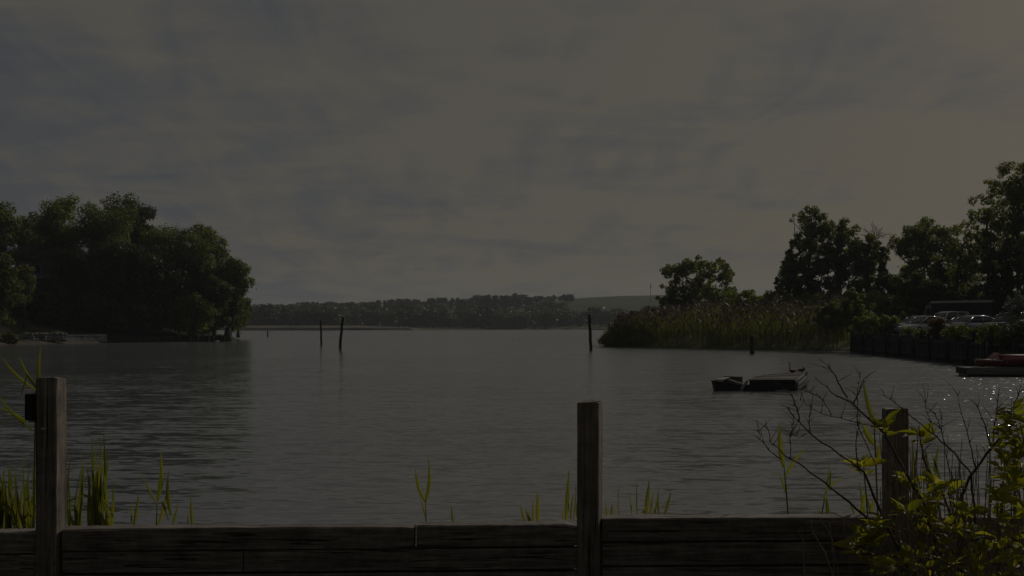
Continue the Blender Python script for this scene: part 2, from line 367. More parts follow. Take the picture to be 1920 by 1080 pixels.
L_poly = [(-46.5, 170.5), (-52, 166), (-59, 160), (-62.5, 147), (-64, 134), (-75, 122), (-110, 110), (-230, 110), (-230, 330), (-110, 300), (-62, 240), (-52, 205), (-47, 186)]
def L_h(d, x, y): return np.minimum(.35 + .1*d + .010*d*d, 9) + .25*vnoise(x, y, 9, 3) * np.clip(d/4, 0, 1)
land('left_bank', L_poly, L_h, 1.5, M_bank)
R_poly = [(10.6, 131), (12.5, 126), (16, 122), (24, 112), (33.5, 104.5), (30.6, 64), (29.2, 50), (27.5, 30), (60, 22), (240, 30), (240, 420), (90, 330), (40, 230), (16, 160)]
def R_h(d, x, y):
    flat = 1.72 + np.clip((x - (y - 64) * .087 - 28.6 - 15) * .22, 0, 5.5)
    reed = np.clip(.15 + .16*d, 0, 2.6) + np.clip(y - 150, 0, 60) * .03
    k = np.clip((y - 97) / 10, 0, 1); kk = np.clip((110 - y)/6, 0, 1)
    return np.where(y < 99, flat, flat*(1-k) + np.minimum(reed, flat + 1)*k) + .12*vnoise(x, y, 8, 8)*np.clip(d-6, 0, 1)
land('right_bank', R_poly, R_h, 1.3, M_hill)
F_poly = [(-420, 560), (-150, 566), (-95, 572), (-55, 590), (-40, 640), (-10, 655), (30, 645), (55, 600), (62, 560), (110, 520), (200, 470), (700, 500), (900, 1500), (-900, 1500), (-900, 600)]
def F_h(d, x, y):
    hill = 19.5 * np.clip((d - 60) / 210, 0, 1)**1.2
    mound = 9.5 * np.exp(-((x - 105) / 75)**4 - ((y - 830) / 120)**2)
    lowl = np.clip((x + 330) / 260, .25, 1)
    return .5 + np.clip(d, 0, 30) * .02 + hill * lowl + mound + .3*vnoise(x, y, 60, 4)
land('far_shore', F_poly, F_h, 9, M_meadow)
def marsh(name, poly, h):
    P = [(x, y) for x, y in poly]; mb = MB(); n = len(P)
    cx = sum(p[0] for p in P)/n; cy = sum(p[1] for p in P)/n
    rings = [[(cx+(x-cx)*k, cy+(y-cy)*k, z) for x, y in P] for k, z in ((1.03, -.3), (1, .25*h), (.97, .6*h), (.8, .9*h), (.5, 1.25*h))]
    mb.loft(rings); tag(mb.build(name, M_marsh), kind='structure')
marsh('marsh', [(-190, 556), (-150, 550), (-110, 552), (-70, 560), (-52, 570), (-50, 590), (-90, 592), (-190, 590)], 1.9)
marsh('marsh_point', [(42, 585), (52, 570), (70, 560), (120, 540), (140, 560), (90, 600), (60, 606)], 1.4)
# sandy beach under the left wall
bm_ = MB()
bs = [(-76, 121), (-70, 126), (-64.5, 133), (-63, 146), (-59.5, 158)]
be = [(-79, 124), (-73, 130), (-68, 138), (-66, 149), (-62, 161)]
bm_.add([(x+1.2, y-2.4, -.12) for x, y in bs] + [(x, y, .42) for x, y in bs] + [(x, y, .75) for x, y in be], [(i, i+1, 5+i+1, 5+i) for i in range(4)] + [(5+i, 5+i+1, 10+i+1, 10+i) for i in range(4)])
tag(bm_.build('beach', M_beach, None, True), kind='structure')

# ------------------------------------------------------------------ foliage generator
def leafcloud(rng, centres, radii, per, size, squash=.85, shell=.55, jitter=.75):
    """kite-shaped leaves spread through clumps; returns (n*4,3)"""
    vs = []
    for c, r, n in zip(centres, radii, per):
        d = rng.normal(size=(n, 3)); d /= np.linalg.norm(d, axis=1)[:, None]
        rr = shell + (1 - shell) * rng.random(n)**.7; rr *= rng.uniform(.75, 1.12, n) + (rng.random(n) < .12)*rng.uniform(0, .35, n)
        p = c + d * rr[:, None] * r * np.array([1, 1, squash])
        nr = d*.9 + rng.normal(size=(n, 3))*jitter + np.array([0, 0, .35]); nr /= np.linalg.norm(nr, axis=1)[:, None]
        t = np.cross(nr, rng.normal(size=(n, 3))); t /= np.linalg.norm(t, axis=1)[:, None] + 1e-9
        b = np.cross(nr, t); s = size * rng.uniform(.55, 1.35, n)[:, None]
        q = np.stack([p - t*s*.62, p + b*s*.36 - nr*s*.1, p + t*s*.62, p - b*s*.36 - nr*s*.1], 1)
        vs.append(q.reshape(-1, 3))
    return np.concatenate(vs)
def crown_clumps(rng, rx, ry, rz, nc, cr, fill=.5, cz=0.0, taper=0.0):
    cs, rs = [], []
    order = rng.permutation(nc)
    for i in range(nc):
        q = (order[i] + .5) / nc; th = order[i] * 2.39996 + rng.normal() * .25; zz = 1 - 2*q; w_ = math.sqrt(max(0, 1 - zz*zz))
        d = np.array([w_*math.cos(th), w_*math.sin(th), zz]) + rng.normal(size=3) * .13; d /= np.linalg.norm(d)
        k = (fill + (1-fill) * rng.random()) if rng.random() < .8 else rng.random()*fill
        r = cr * rng.uniform(.55, 1.25)
        z = math.copysign(abs(d[2])**.72, d[2])*k; w = 1 - taper * max(0, z)
        cs.append((d[0]*k*max(rx - r*.8, .1)*w, d[1]*k*max(ry - r*.8, .1)*w, cz + z*max(rz - r*.8, .1))); rs.append(r)
    return np.array(cs), np.array(rs)
def trunk_mb(rng, h, r, tips, lean=(0, 0), ntips=9, split=.45):
    mb = MB(); n = 7; pts = []
    for i in range(n):
        k = i/(n-1); pts.append((lean[0]*k*k + .03*h*math.sin(k*4 + r*9)*k, lean[1]*k*k, h*k - .4*(1-k)))
    mb.tube(pts, [r*(1.35 if i == 0 else 1)*(1 - .72*i/(n-1)) for i in range(n)], 8)
    for tp in tips[:ntips]:
        k = rng.uniform(split, .95); j = min(int(k*(n-1)), n-2); a = Vector(pts[j]).lerp(Vector(pts[j+1]), k*(n-1)-j)
        b = Vector(tp); mid = a.lerp(b, .5) + Vector((rng.normal()*.3, rng.normal()*.3, -.08*(b-a).length))
        mb.tube([a, mid, b], [r*.42*(1.2-k*.6), r*.25, r*.06], 6)
    return mb
def tree(name, label, cat, px, Y, top, cbot, w, gz, seed, m, nc=22, cr=None, nleaf=5500, leaf=.42, group=None, tr=.28, lean=0,
         depth=.9, fill=.5, trunk=True, shell=.5, stemname='trunk', leafname='crown', taper=0.0, squash=.85):
    rng = np.random.default_rng(seed); x = X(px, Y); zt, zb = Z(top, Y), Z(cbot, Y); rx = w/2/F*Y; rz = (zt - zb)/2; cz = (zt+zb)/2 - gz
    root = thing(name, label, cat, (x - lean, Y, gz), group)
    cr = (cr or max(.3, min(rx, rz)*.42))*.74; nc = int(nc*1.9); nleaf = int(nleaf*1.5)
    cs, rs = crown_clumps(rng, rx, rx*depth, rz, nc, cr, fill, cz, taper); cs[:, 0] += lean
    wts = rs**2; per = np.maximum(8, (nleaf * wts / wts.sum()).astype(int))
    npmesh(leafname, leafcloud(rng, cs, rs, per, leaf, squash, shell), 4, m, root)
    if trunk:
        o_ = np.argsort(-cs[:, 2]); h = cz + rz*.45
        trunk_mb(rng, h, tr, [tuple(cs[i]) for i in rng.permutation(len(cs))], (lean*.9, 0), ntips=min(10, nc)).build(stemname, M_bark, root, True)
    return root

# ------------------------------------------------------------------ left wooded point
GL = 'trees on the wooded point'
def lt(label, px, Y, top, cbot, w, seed, m, gz=None, **k):
    if gz is None:
        d = float(poly_dist(np.array([X(px, Y)]), np.array([float(Y)]), L_poly)[0]); gz = float(L_h(np.array(max(d, 0)), np.array(X(px, Y)), np.array(float(Y)))) - .3 if d > 0 else .1
    k.update(leaf=k.get('leaf', .42)*.82, nleaf=int(k.get('nleaf', 5500)*1.45), nc=int(k.get('nc', 22)*1.3))
    return tree('tree', label, 'tree', px - (0 if px < 400 else w*.1), Y, top - 13, cbot, w*(1.36 if px < 400 else 1.22), gz, seed, m, group=GL, **k)
lt('dark tree cut by the picture edge above the yellowish low tree', -6, 172, 380, 560, 96, 1, M_oak, nc=26, nleaf=7000)
lt('thin brownish tree between the dark edge tree and the tall yellow-green one', 52, 186, 392, 520, 62, 2, M_brown, nc=18, nleaf=3200, fill=.4)
lt('tall yellow-green domed tree behind the house, flat-topped', 112, 182, 362, 590, 98, 3, M_yel, nc=34, nleaf=10000)
lt('tall leafy tree in the middle of the wooded point with a trunk showing below', 196, 180, 361, 590, 112, 4, M_oak, nc=32, nleaf=10000)
lt('tall dark-topped tree just behind the highest crowns of the point', 262, 190, 372, 570, 86, 5, M_dark, nc=26, nleaf=7000)
lt('broad tree sloping down from the crest toward the open water', 318, 180, 408, 620, 112, 6, M_oak, nc=32, nleaf=10000)
lt('small round-topped tree standing up out of the sloping canopy', 388, 186, 418, 600, 76, 307, M_airy, nc=40, nleaf=7500, fill=.6)
lt('outermost leaning tree spreading over the water at the tip', 440, 178, 484, 630, 84, 8, M_oak, nc=32, nleaf=8500)
lt('bright leafy low tree at the water edge below the canopy slope', 358, 170, 556, 638, 76, 9, M_yel, nc=22, nleaf=5500, leaf=.36, gz=.6)
lt('low bushy tree beside the end of the old wooden seawall', 408, 173, 520, 634, 66, 10, M_oak, nc=24, nleaf=5500, gz=.5)
lt('yellowish low tree with drooping boughs by the grey house', -4, 150, 476, 625, 74, 12, M_oak, nc=26, nleaf=5500, leaf=.36, fill=.45, cr=1.5, gz=2.2)
lt('small olive tree whose low boughs reach toward the grey house', 46, 156, 503, 572, 36, 24, M_brown, nc=14, nleaf=1800, leaf=.34, fill=.4, cr=1.3)
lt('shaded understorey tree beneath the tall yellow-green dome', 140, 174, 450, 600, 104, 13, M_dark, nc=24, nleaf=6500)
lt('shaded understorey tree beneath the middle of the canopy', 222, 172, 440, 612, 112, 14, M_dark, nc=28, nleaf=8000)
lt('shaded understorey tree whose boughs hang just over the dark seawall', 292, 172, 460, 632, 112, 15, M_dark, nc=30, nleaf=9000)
lt('rounded mid-height tree filling the slope above the bright low tree', 362, 177, 450, 590, 100, 16, M_oak, nc=28, nleaf=8000)
lt('hazy olive bush tree behind the tip of the point', 452, 205, 560, 622, 56, 17, M_brown, nc=18, nleaf=3000, gz=.6)
lt('tall tree behind the others, seen between the crest crowns', 232, 200, 372, 500, 90, 18, M_oak, nc=24, nleaf=5500)
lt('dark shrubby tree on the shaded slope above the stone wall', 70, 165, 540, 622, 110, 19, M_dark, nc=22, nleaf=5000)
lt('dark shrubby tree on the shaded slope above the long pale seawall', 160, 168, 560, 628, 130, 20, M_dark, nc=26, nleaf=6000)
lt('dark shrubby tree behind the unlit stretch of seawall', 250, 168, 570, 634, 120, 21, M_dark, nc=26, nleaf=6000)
tree('shrub', 'rounded grey-green shrub at the water edge by the picture edge', 'shrub', 12, 139, 622, 648, 62, .3, 22, M_brown, nc=12, nleaf=1600, leaf=.3, trunk=True, tr=.06, stemname='stem', leafname='foliage')
tree('shrub', 'short yellowish shrub on top of the pale stone wall', 'shrub', 106, 152, 620, 631, 26, .9, 23, M_yel, nc=8, nleaf=500, leaf=.25, trunk=True, tr=.05, stemname='stem', leafname='foliage')
t_ = thing('tree_stump', 'thick dark tree stump standing in the water at the tip of the point', 'stump', (X(427, 171), 171, -.4))
MB().tube([(0, 0, 0), (.05, 0, .8), (-.05, 0, 1.6), (.1, 0, 2.6)], [.75, .62, .5, .42], 10).build('bole', M_bark, t_, True)
MB().tube([(.05, 0, 2.2), (.7, .1, 3.3), (1.1, .2, 4.6)], [.3, .2, .1], 7).build('limb', M_bark, t_, True)

# house behind the trees
hx, hy = X(78, 178), 178.0
h_ = thing('house', 'grey-sided house half hidden behind the trees on the wooded point', 'house', (hx, hy, 7.0))
b_ = MB().box(-4.2, 3.0, 0, 6, -1.5, 6.4); wl_ = b_.build('wall', M_siding, h_)
r_ = MB().add([(-4.7, -.5, 6.4), (3.5, -.5, 6.4), (3.5, 6.5, 6.4), (-4.7, 6.5, 6.4), (-4.7, 3, 9.0), (3.5, 3, 9.0)], [(0, 1, 5, 4), (2, 3, 4, 5), (1, 2, 5), (3, 0, 4), (3, 2, 1, 0)]); r_.build('roof', M_roof, h_)
for wx, wz in ((-2.6, 3.9), (-.6, 3.9), (1.4, 3.9), (-2.2, .7), (.9, .7)):
    w_ = MB().box(wx-.5, wx+.5, -.06, -.005, wz, wz+1.5).build('window', M_palemetal, h_)
    MB().box(wx-.42, wx+.42, -.08, -.063, wz+.08, wz+1.42).build('pane', M_glass, w_)
MB().box(-4.4, 3.2, -1.6, -.1, 2.75, 2.95).build('deck', M_pile, h_)

# left shore walls
def wall_strip(mb, pts, z0, z1, th):
    for (xa, ya), (xb, yb) in zip(pts, pts[1:]):
        d = Vector((xb-xa, yb-ya)).normalized(); n = Vector((-d.y, d.x))*th
        mb.add([(xa, ya, z0), (xb, yb, z0), (xb+n.x, yb+n.y, z0), (xa+n.x, ya+n.y, z0), (xa, ya, z1), (xb, yb, z1), (xb+n.x, yb+n.y, z1), (xa+n.x, ya+n.y, z1)],
               [(0,3,2,1),(4,5,6,7),(0,1,5,4),(1,2,6,5),(2,3,7,6),(3,0,4,7)])
    return mb
rng = np.random.default_rng(77); mb = MB()
for i in range(150):
    k = rng.random(); px = 38 + k*84; Y = 145 + k*4; lay = rng.integers(0, 3)
    c = Vector((X(px, Y), Y + lay*.25, .55 + lay*.36)); s = rng.uniform(.22, .42)
    M3 = Matrix.Rotation(rng.uniform(0, 3), 3, 'Z') @ Matrix.Rotation(rng.uniform(-.4, .4), 3, 'X')
    mb.ell(c, (s*1.3, s*.8, s*.75), 7, 5, M3)
sw = mb.build('stone_wall', M_stone); tag(sw, 'low wall of pale rounded stones above the small beach', 'wall')
t_ = thing('concrete_seawall', 'long pale concrete seawall strip along the shaded bank', 'seawall', (0, 0, 0))
wall_strip(MB(), [(X(112, 151), 151), (X(150, 154), 154), (X(201, 158), 158)], .15, 1.0, .4).build('wall', M_concrete, t_)
wall_strip(MB(), [(X(112, 151), 150.9), (X(150, 154), 153.9), (X(201, 158), 157.9)], 1.003, 1.2, .6).build('coping', M_concrete, t_)
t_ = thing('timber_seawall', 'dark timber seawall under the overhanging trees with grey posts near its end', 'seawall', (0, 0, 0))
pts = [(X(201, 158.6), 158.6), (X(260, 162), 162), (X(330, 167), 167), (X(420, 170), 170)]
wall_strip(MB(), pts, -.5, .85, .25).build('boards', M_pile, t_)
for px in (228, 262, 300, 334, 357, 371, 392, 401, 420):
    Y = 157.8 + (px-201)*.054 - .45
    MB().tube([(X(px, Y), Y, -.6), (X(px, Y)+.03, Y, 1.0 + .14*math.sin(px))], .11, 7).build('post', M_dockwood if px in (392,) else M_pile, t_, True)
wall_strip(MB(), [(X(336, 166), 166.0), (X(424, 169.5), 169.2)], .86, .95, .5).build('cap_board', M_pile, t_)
b = MB().ell((0, 0, .14), (.34, .2, .14), 12, 8).build('float', M_whitespot, None, True, (X(407, 163), 163, 0)); tag(b, 'small white float on the water near the timber seawall', 'buoy')
b.name = 'buoy'
b = MB().ell((0, 0, .3), (.45, .45, .5), 12, 8).build('buoy', M_whitespot, None, True, (X(1006, 520), 520, 0)); tag(b, 'tiny white buoy far out before the distant trees', 'buoy')

# ------------------------------------------------------------------ pilings
def piling(px, base, top, pxt, r, label, cap=False, rot=0):
    Y = F*EYE/(base - HZ); g = thing('piling', label, 'piling', (X(px, Y), Y, 0), 'wooden pilings standing in the water')
    h = Z(top, Y); dx = (pxt - px)/F*Y
    n = 8; pts = [(dx*k/(n-1)*1.0 + .02*math.sin(k*2.2), .02*math.cos(k*1.7), -1.2*(k == 0) + h*k/(n-1)) for k in range(n)]
    MB().tube(pts, [r*(1.02 - .015*k) for k in range(n)], 10).build('pole', M_pile, g, True)
    MB().ell((dx, 0, h), (r*.9, r*.9, .06), 10, 6).build('top', M_whitespot if cap else M_pile, g, True)
    if cap:
        MB().box(dx+r*.9, dx+r*.9+.05, -.08, .1, h-.75, h-.15).build('number_board', M_concrete, g)
    return g
piling(637, 655, 593, 643, .15, 'leaning dark piling with a white-capped top, tallest of the pair', True)
piling(602.5, 647, 601, 601.5, .13, 'thin upright dark piling just beside the leaning white-capped one')
piling(1108, 658, 590, 1105, .16, 'lone dark piling in open water in front of the reed bank')
piling(502, 632, 620, 502, .14, 'short far piling near the tip of the wooded point')
piling(1410, 664, 630, 1410, .2, 'thick dark piling standing close against the reed bank')

# ------------------------------------------------------------------ far shore woods
def proto(seed, m, rx, rz, nc, nleaf, leaf):
    rng = np.random.default_rng(seed); cs, rs = crown_clumps(rng, rx, rx, rz, int(nc*1.6), min(rx, rz)*.4, .45, rz*.93)
    per = np.maximum(6, (nleaf*rs**2/(rs**2).sum()).astype(int))
    cm = npmesh('crown', leafcloud(rng, cs, rs, per, leaf, .85, .55), 4, m)
    tm = trunk_mb(rng, rz*1.2, .28, [tuple(c) for c in cs], ntips=4).build('trunk', M_bark, None, True)
    return cm, tm
M_far2 = leafmat('leaf_far_olive', [(0.046, 0.052, 0.019), (0.075, 0.078, 0.025), (0.103, 0.101, 0.03)], .25, clump=.1)
protos = [proto(101, M_far, 4.2, 5.6, 12, 1100, 1.0), proto(102, M_far2, 4.6, 5.2, 13, 1100, 1.0), proto(103, M_far, 3.8, 6.0, 11, 1000, 1.0), proto(104, M_far2, 5.2, 5.4, 14, 1200, 1.0)]
firsts = [True]*4
def fartree(x, y, z, h, wscale, rz, k, label, group):
    g = thing('tree', label, 'tree', (x, y, z), group, rz); s = h/11.6
    for src in protos[k]:
        if firsts[k]: o = src
        else:
            o = src.copy(); C.objects.link(o)
        o.parent = g; 
    firsts[k] = False
    g.scale = (s*wscale, s*wscale, s)
def far_z(x, y):
    d = poly_dist(np.array([x]), np.array([y]), F_poly)
    return float(F_h(np.maximum(d, 0), np.array([x]), np.array([y]))[0])
rnd = random.Random(11)
for i in range(84):
    px = 440 + i*9.6 + rnd.uniform(-4, 4); Y = rnd.uniform(604, 640) if px < 640 else rnd.uniform(655, 690)
    if px > 1010: Y = rnd.uniform(655, 700) 
    if 1170 < px: Y = rnd.uniform(600, 640)
    x = X(px, Y); fartree(x, Y, far_z(x, Y) - .3, rnd.uniform(8, 14.5)*(1.08 if px < 1050 else .92), rnd.uniform(1.2, 1.7), rnd.uniform(0, 6), rnd.randrange(4),
        'green tree in the dense row along the far shore', 'trees along the far shore')
for i in range(84):
    px = 440 + i*9.6 + rnd.uniform(-5, 5); Y = rnd.uniform(715, 835)
    if px > 1085: px -= rnd.uniform(120, 600)
    x = X(px, Y)
    fartree(x, Y, far_z(x, Y) - .8, rnd.uniform(8, 13)*(1 if px < 1040 else .7), rnd.uniform(1.3, 1.8), rnd.uniform(0, 6), rnd.randrange(4),
        'green tree in the second row behind the far shore', 'trees behind the far shore row')
for i in range(77):
    px = 450 + i*8.2 + rnd.uniform(-4, 4); Y = rnd.uniform(850, 960); x = X(px, Y)
    topy = np.interp(px, [455, 560, 700, 850, 960, 1060, 1110], [575, 566, 561, 557, 549, 556, 562]) + rnd.uniform(-3, 5)
    z = far_z(x, Y) - .5; h = min(max(Z(topy, Y) - z, 7), 17)
    fartree(x, Y, z, h, rnd.uniform(1.35, 2.0), rnd.uniform(0, 6), rnd.choice((0, 2)), 'bluish hazy tree on the skyline of the far ridge', 'trees on the far ridge')
mx_ = X(1220, 800); mz_ = far_z(mx_, 800)
t_ = thing('radio_mast', 'thin banded mast standing on the grassy hill skyline', 'mast', (mx_, 800, mz_ - .5))
hm = Z(531, 800) - mz_ + .5
for k in range(5):
    MB().tube([(0, 0, hm*k/5), (0, 0, hm*(k+1)/5 - .02)], .22, 6).build('mast_section', M_palemetal if k % 2 else M_trailer, t_)
MB().box(-.5, .5, -.1, .1, hm*.78, hm*.84).build('antenna', M_trailer, t_)

# ------------------------------------------------------------------ right: reed bank
def rz_at(x, y):
    d = poly_dist(np.array([x]), np.array([y]), R_poly); return float(R_h(np.maximum(d, 0), np.array([x]), np.array([y]))[0])
rng = np.random.default_rng(31)
bl, pl = [], []
front = [(10.8, 130.5), (12.6, 126), (16, 122), (24, 112), (31.6, 103.2)]
def frontpt(k):
    k *= len(front)-1; i = min(int(k), len(front)-2); f = k-i
    return front[i][0]*(1-f)+front[i+1][0]*f, front[i][1]*(1-f)+front[i+1][1]*f
nR = 9000
for i in range(nR):
    k = rng.random(); fx, fy = frontpt(k); dep = rng.random()**1.35 * (6 + 34*min(1, k*2.2))
    x = fx + dep*.35 + rng.normal()*.3; y = fy + dep*.95
    px = CXP + x/y*F
    if px > 1640: continue
    z = .05 + np.clip(.16*dep*.9 - .05, 0, 2.5)
    yl = np.interp(px, [1130, 1145, 1175, 1220, 1280, 1340, 1640], [630, 614, 598, 585, 576, 571, 566]); h = min(3.7, max(.9, Z(yl, y) - z))*rng.uniform(.62, 1.06)*(1 + .13*math.sin(x*1.9 + .7*y) + .08*math.sin(x*.7 - y*.31))
    lx, ly = rng.normal()*.22 - .1, rng.normal()*.22
    w = rng.uniform(.035, .07)
    # stem (thin strip) and 3 leaves
    for q in range(4):
        if q == 0: p0 = (x, y, z); p1 = (x+lx*.8, y+ly*.8, z+h*.95); ww = w*.6
        else:
            zz = h*rng.uniform(.35, .85); a = rng.uniform(0, 6.28); ln = rng.uniform(.4, .8)
            p0 = (x+lx*zz/h*.8, y+ly*zz/h*.8, z+zz); p1 = (p0[0]+math.cos(a)*ln*.6, p0[1]+math.sin(a)*ln*.4, p0[2]+ln*rng.uniform(.1, .75)); ww = w
        a = rng.uniform(-.9, .9); dx, dy = math.cos(a)*ww, math.sin(a)*ww
        m_ = [(p0[j]+p1[j])/2 for j in range(3)]
        bl += [(p0[0], p0[1], p0[2]), (m_[0]-dx, m_[1]-dy, m_[2]), p1, (m_[0]+dx, m_[1]+dy, m_[2])]
    if rng.random() < .26 and px > 1150:
        tx, ty, tz = x+lx*.8, y+ly*.8, z+h*.95
        for q in range(4):
            a = rng.uniform(0, 6.28); s = rng.uniform(.06, .13); L_ = rng.uniform(.25, .45); ox, oz = rng.normal()*.1 - .06, rng.uniform(-.1, .15)
            pl += [(tx, ty, tz+oz-.1), (tx+ox-s*math.cos(a), ty-s*math.sin(a), tz+oz+L_*.45), (tx+ox*2.2, ty, tz+oz+L_), (tx+ox+s*math.cos(a), ty+s*math.sin(a), tz+oz+L_*.45)]
rb = npmesh('reeds', np.array(bl), 4, M_reedfar); tag(rb, 'dense green reed stand along the water edge', 'reeds', kind='stuff')
rp = npmesh('reed_plumes', np.array(pl), 4, M_plume); tag(rp, 'pinkish tan plumes topping the reed stand', 'reeds', kind='stuff')

# right trees
GR = 'trees beyond the reed bank and car park'
def rt(label, px, Y, top, cbot, w, seed, m, name='tree', cat='tree', gz=None, group=GR, **k):
    if gz is None: gz = rz_at(X(px, Y), Y) - .2
    k.update(leaf=k.get('leaf', .3)*.84, nleaf=int(k.get('nleaf', 4000)*1.4), nc=int(k.get('nc', 22)*1.35)); k['cr'] = k['cr']*.84 if k.get('cr') else None
    return tree(name, label, cat, px, Y, top - (8 if name == 'tree' else 2), cbot, w*1.14, gz, seed, m, group=group, **k)
GS = 'shrubs along the reed bank and car park'
def rs_(label, px, Y, top, cbot, w, seed, m, gz=None, **k):
    k.setdefault('nc', 14); k.setdefault('nleaf', 2200); k.setdefault('leaf', .26)
    return rt(label, px, Y, top, cbot, w, seed, m, 'shrub', 'shrub', gz, GS, tr=.07, stemname='stem', leafname='foliage', **k)
rt('lone round-crowned tree rising above the reeds', 1306, 150, 484, 590, 138, 141, M_airy, nc=80, nleaf=6500, leaf=.33, cr=.95, fill=.7, tr=.3)
rs_('broad yellowish shrub mass beneath the lone round tree', 1345, 146, 530, 600, 120, 42, M_yel)
rs_('yellow-green shrub between the lone round tree and the tall trees', 1405, 142, 540, 600, 74, 43, M_yel)
rs_('dark bush at the foot of the lone round tree', 1262, 148, 548, 590, 70, 44, M_airy)
rt('vine-draped slim tree at the near end of the tall group', 1483, 138, 446, 585, 44, 345, M_airy, nc=30, nleaf=3400, leaf=.3, cr=.8, fill=.3, tr=.22)
rt('tallest airy tree with sky showing through its double top', 1521, 140, 388, 492, 78, 46, M_airy, nc=34, nleaf=2900, leaf=.3, cr=.95, fill=.55, tr=.26)
rt('dark leafy tree below the double-topped one', 1517, 137, 462, 580, 100, 47, M_dark, nc=26, nleaf=4200, leaf=.3, cr=1.2, tr=.25)
rt('spiky-topped tree in the middle of the tall group', 1572, 141, 408, 510, 92, 48, M_airy, nc=36, nleaf=4000, leaf=.3, cr=1.0, fill=.5, tr=.26)
rt('bushy tree under the spiky-topped one', 1578, 139, 460, 578, 104, 49, M_dark, nc=26, nleaf=3800, leaf=.3, cr=1.2, tr=.22)
rt('rounded tree beside the bare grey tree', 1628, 139, 432, 572, 74, 50, M_airy, nc=30, nleaf=4200, leaf=.3, cr=1.0, tr=.24)
rt('narrow dark vine column at the end of the tall group', 1656, 137, 460, 560, 22, 51, M_dark, nc=22, nleaf=2400, leaf=.28, cr=.55, fill=.2, tr=.2)
rt('small twisted tree leaning out over the reeds', 1462, 139, 520, 560, 26, 52, M_dark, nc=10, nleaf=500, leaf=.26, cr=.4, fill=.4, tr=.1)
rt('dense dome-shaped tree behind the dark trailer', 1735, 132, 398, 590, 134, 53, M_airy, nc=48, nleaf=10000, leaf=.3, cr=1.35, tr=.3, fill=.55)
rt('leaning-trunk tree beside the dense dome', 1812, 120, 425, 560, 86, 54, M_airy, nc=26, nleaf=2600, leaf=.27, cr=.9, fill=.4, tr=.22, lean=1.2)
rt('open tree with broken top in front of the tallest edge tree', 1855, 116, 338, 560, 96, 55, M_airy, nc=44, nleaf=3800, leaf=.26, cr=.85, fill=.45, tr=.22)
rt('tallest tree by the picture edge with a ragged crown', 1912, 112, 268, 560, 124, 56, M_airy, nc=60, nleaf=8000, leaf=.26, cr=1.05, fill=.45, tr=.3)
rt('shady tree low behind the white-flowering bush', 1890, 104, 440, 600, 110, 57, M_dark, nc=30, nleaf=5000, leaf=.26, cr=1.0, tr=.2)
rs_('big dark rounded shrub with a sunlit top behind the cars', 1722, 112, 500, 606, 116, 58, M_oak, nc=28, nleaf=6500, leaf=.25, cr=1.0)
rs_('bright pyramid-shaped shrub at the end of the reed bank', 1600, 104.5, 536, 632, 104, 59, M_yel, nc=46, nleaf=4200, leaf=.2, taper=.75, cr=.5, fill=.25)
rs_('low yellow-green shrub on the bulkhead beside the pyramid shrub', 1655, 92, 588, 630, 66, 60, M_yel, nc=14, nleaf=2200, leaf=.18)
rs_('olive shrub on the slope behind the low yellow-green one', 1668, 118, 548, 615, 60, 61, M_oak)
rs_('orange-leaved shrub in front of the silver cars', 1757, 76.9, 592, 636, 36, 62, M_orange, nc=16, nleaf=2200, leaf=.11)
rs_('small yellowish weed clump under the silver car nose', 1703, 84, 612, 630, 26, 63, M_yel, nc=8, nleaf=500, leaf=.1)
rs_('low green shrub overhanging the bulkhead beside the orange one', 1797, 72.2, 607, 642, 62, 64, M_yel, nc=14, nleaf=1800, leaf=.11)
rs_('yellow-green shrub overhanging the bulkhead above the red boat', 1858, 65.9, 604, 650, 70, 65, M_yel, nc=16, nleaf=2200, leaf=.11)
rs_('white-flowering rounded bush by the picture edge', 1908, 66.5, 545, 632, 58, 66, M_white, nc=24, nleaf=4200, leaf=.08, cr=.4)
rs_('dark leafy bush under the white flowers, spilling over the bulkhead', 1908, 62.2, 598, 668, 78, 67, M_dark, nc=20, nleaf=3200, leaf=.1)
rs_('scrubby yellow weeds on the bulkhead edge under the silver hatchback', 1727, 80.4, 616, 633, 34, 73, M_yel, nc=8, nleaf=700, leaf=.1)
rs_('scrubby green weeds on the bulkhead edge under the red tail lamp', 1826, 69, 612, 642, 34, 74, M_oak, nc=8, nleaf=900, leaf=.1)
rs_('slender bright sapling behind the silver cars', 1695, 98, 582, 615, 18, 68, M_yel, nc=8, nleaf=500, leaf=.14)
rs_('sunlit grassy bush on the slope behind the dark trailer', 1835, 135, 540, 580, 90, 69, M_yel, nc=14, nleaf=2200, leaf=.25)
rs_('brushy thicket at the foot of the tall trees', 1560, 133, 545, 590, 130, 70, M_brown, nc=20, nleaf=3500, leaf=.25)
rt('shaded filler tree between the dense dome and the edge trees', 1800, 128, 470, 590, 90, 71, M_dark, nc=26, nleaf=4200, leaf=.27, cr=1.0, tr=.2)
rt('shaded low tree between the vine column and the dense dome', 1672, 134, 505, 592, 70, 72, M_dark, nc=22, nleaf=3200, leaf=.28, cr=.9, tr=.2)
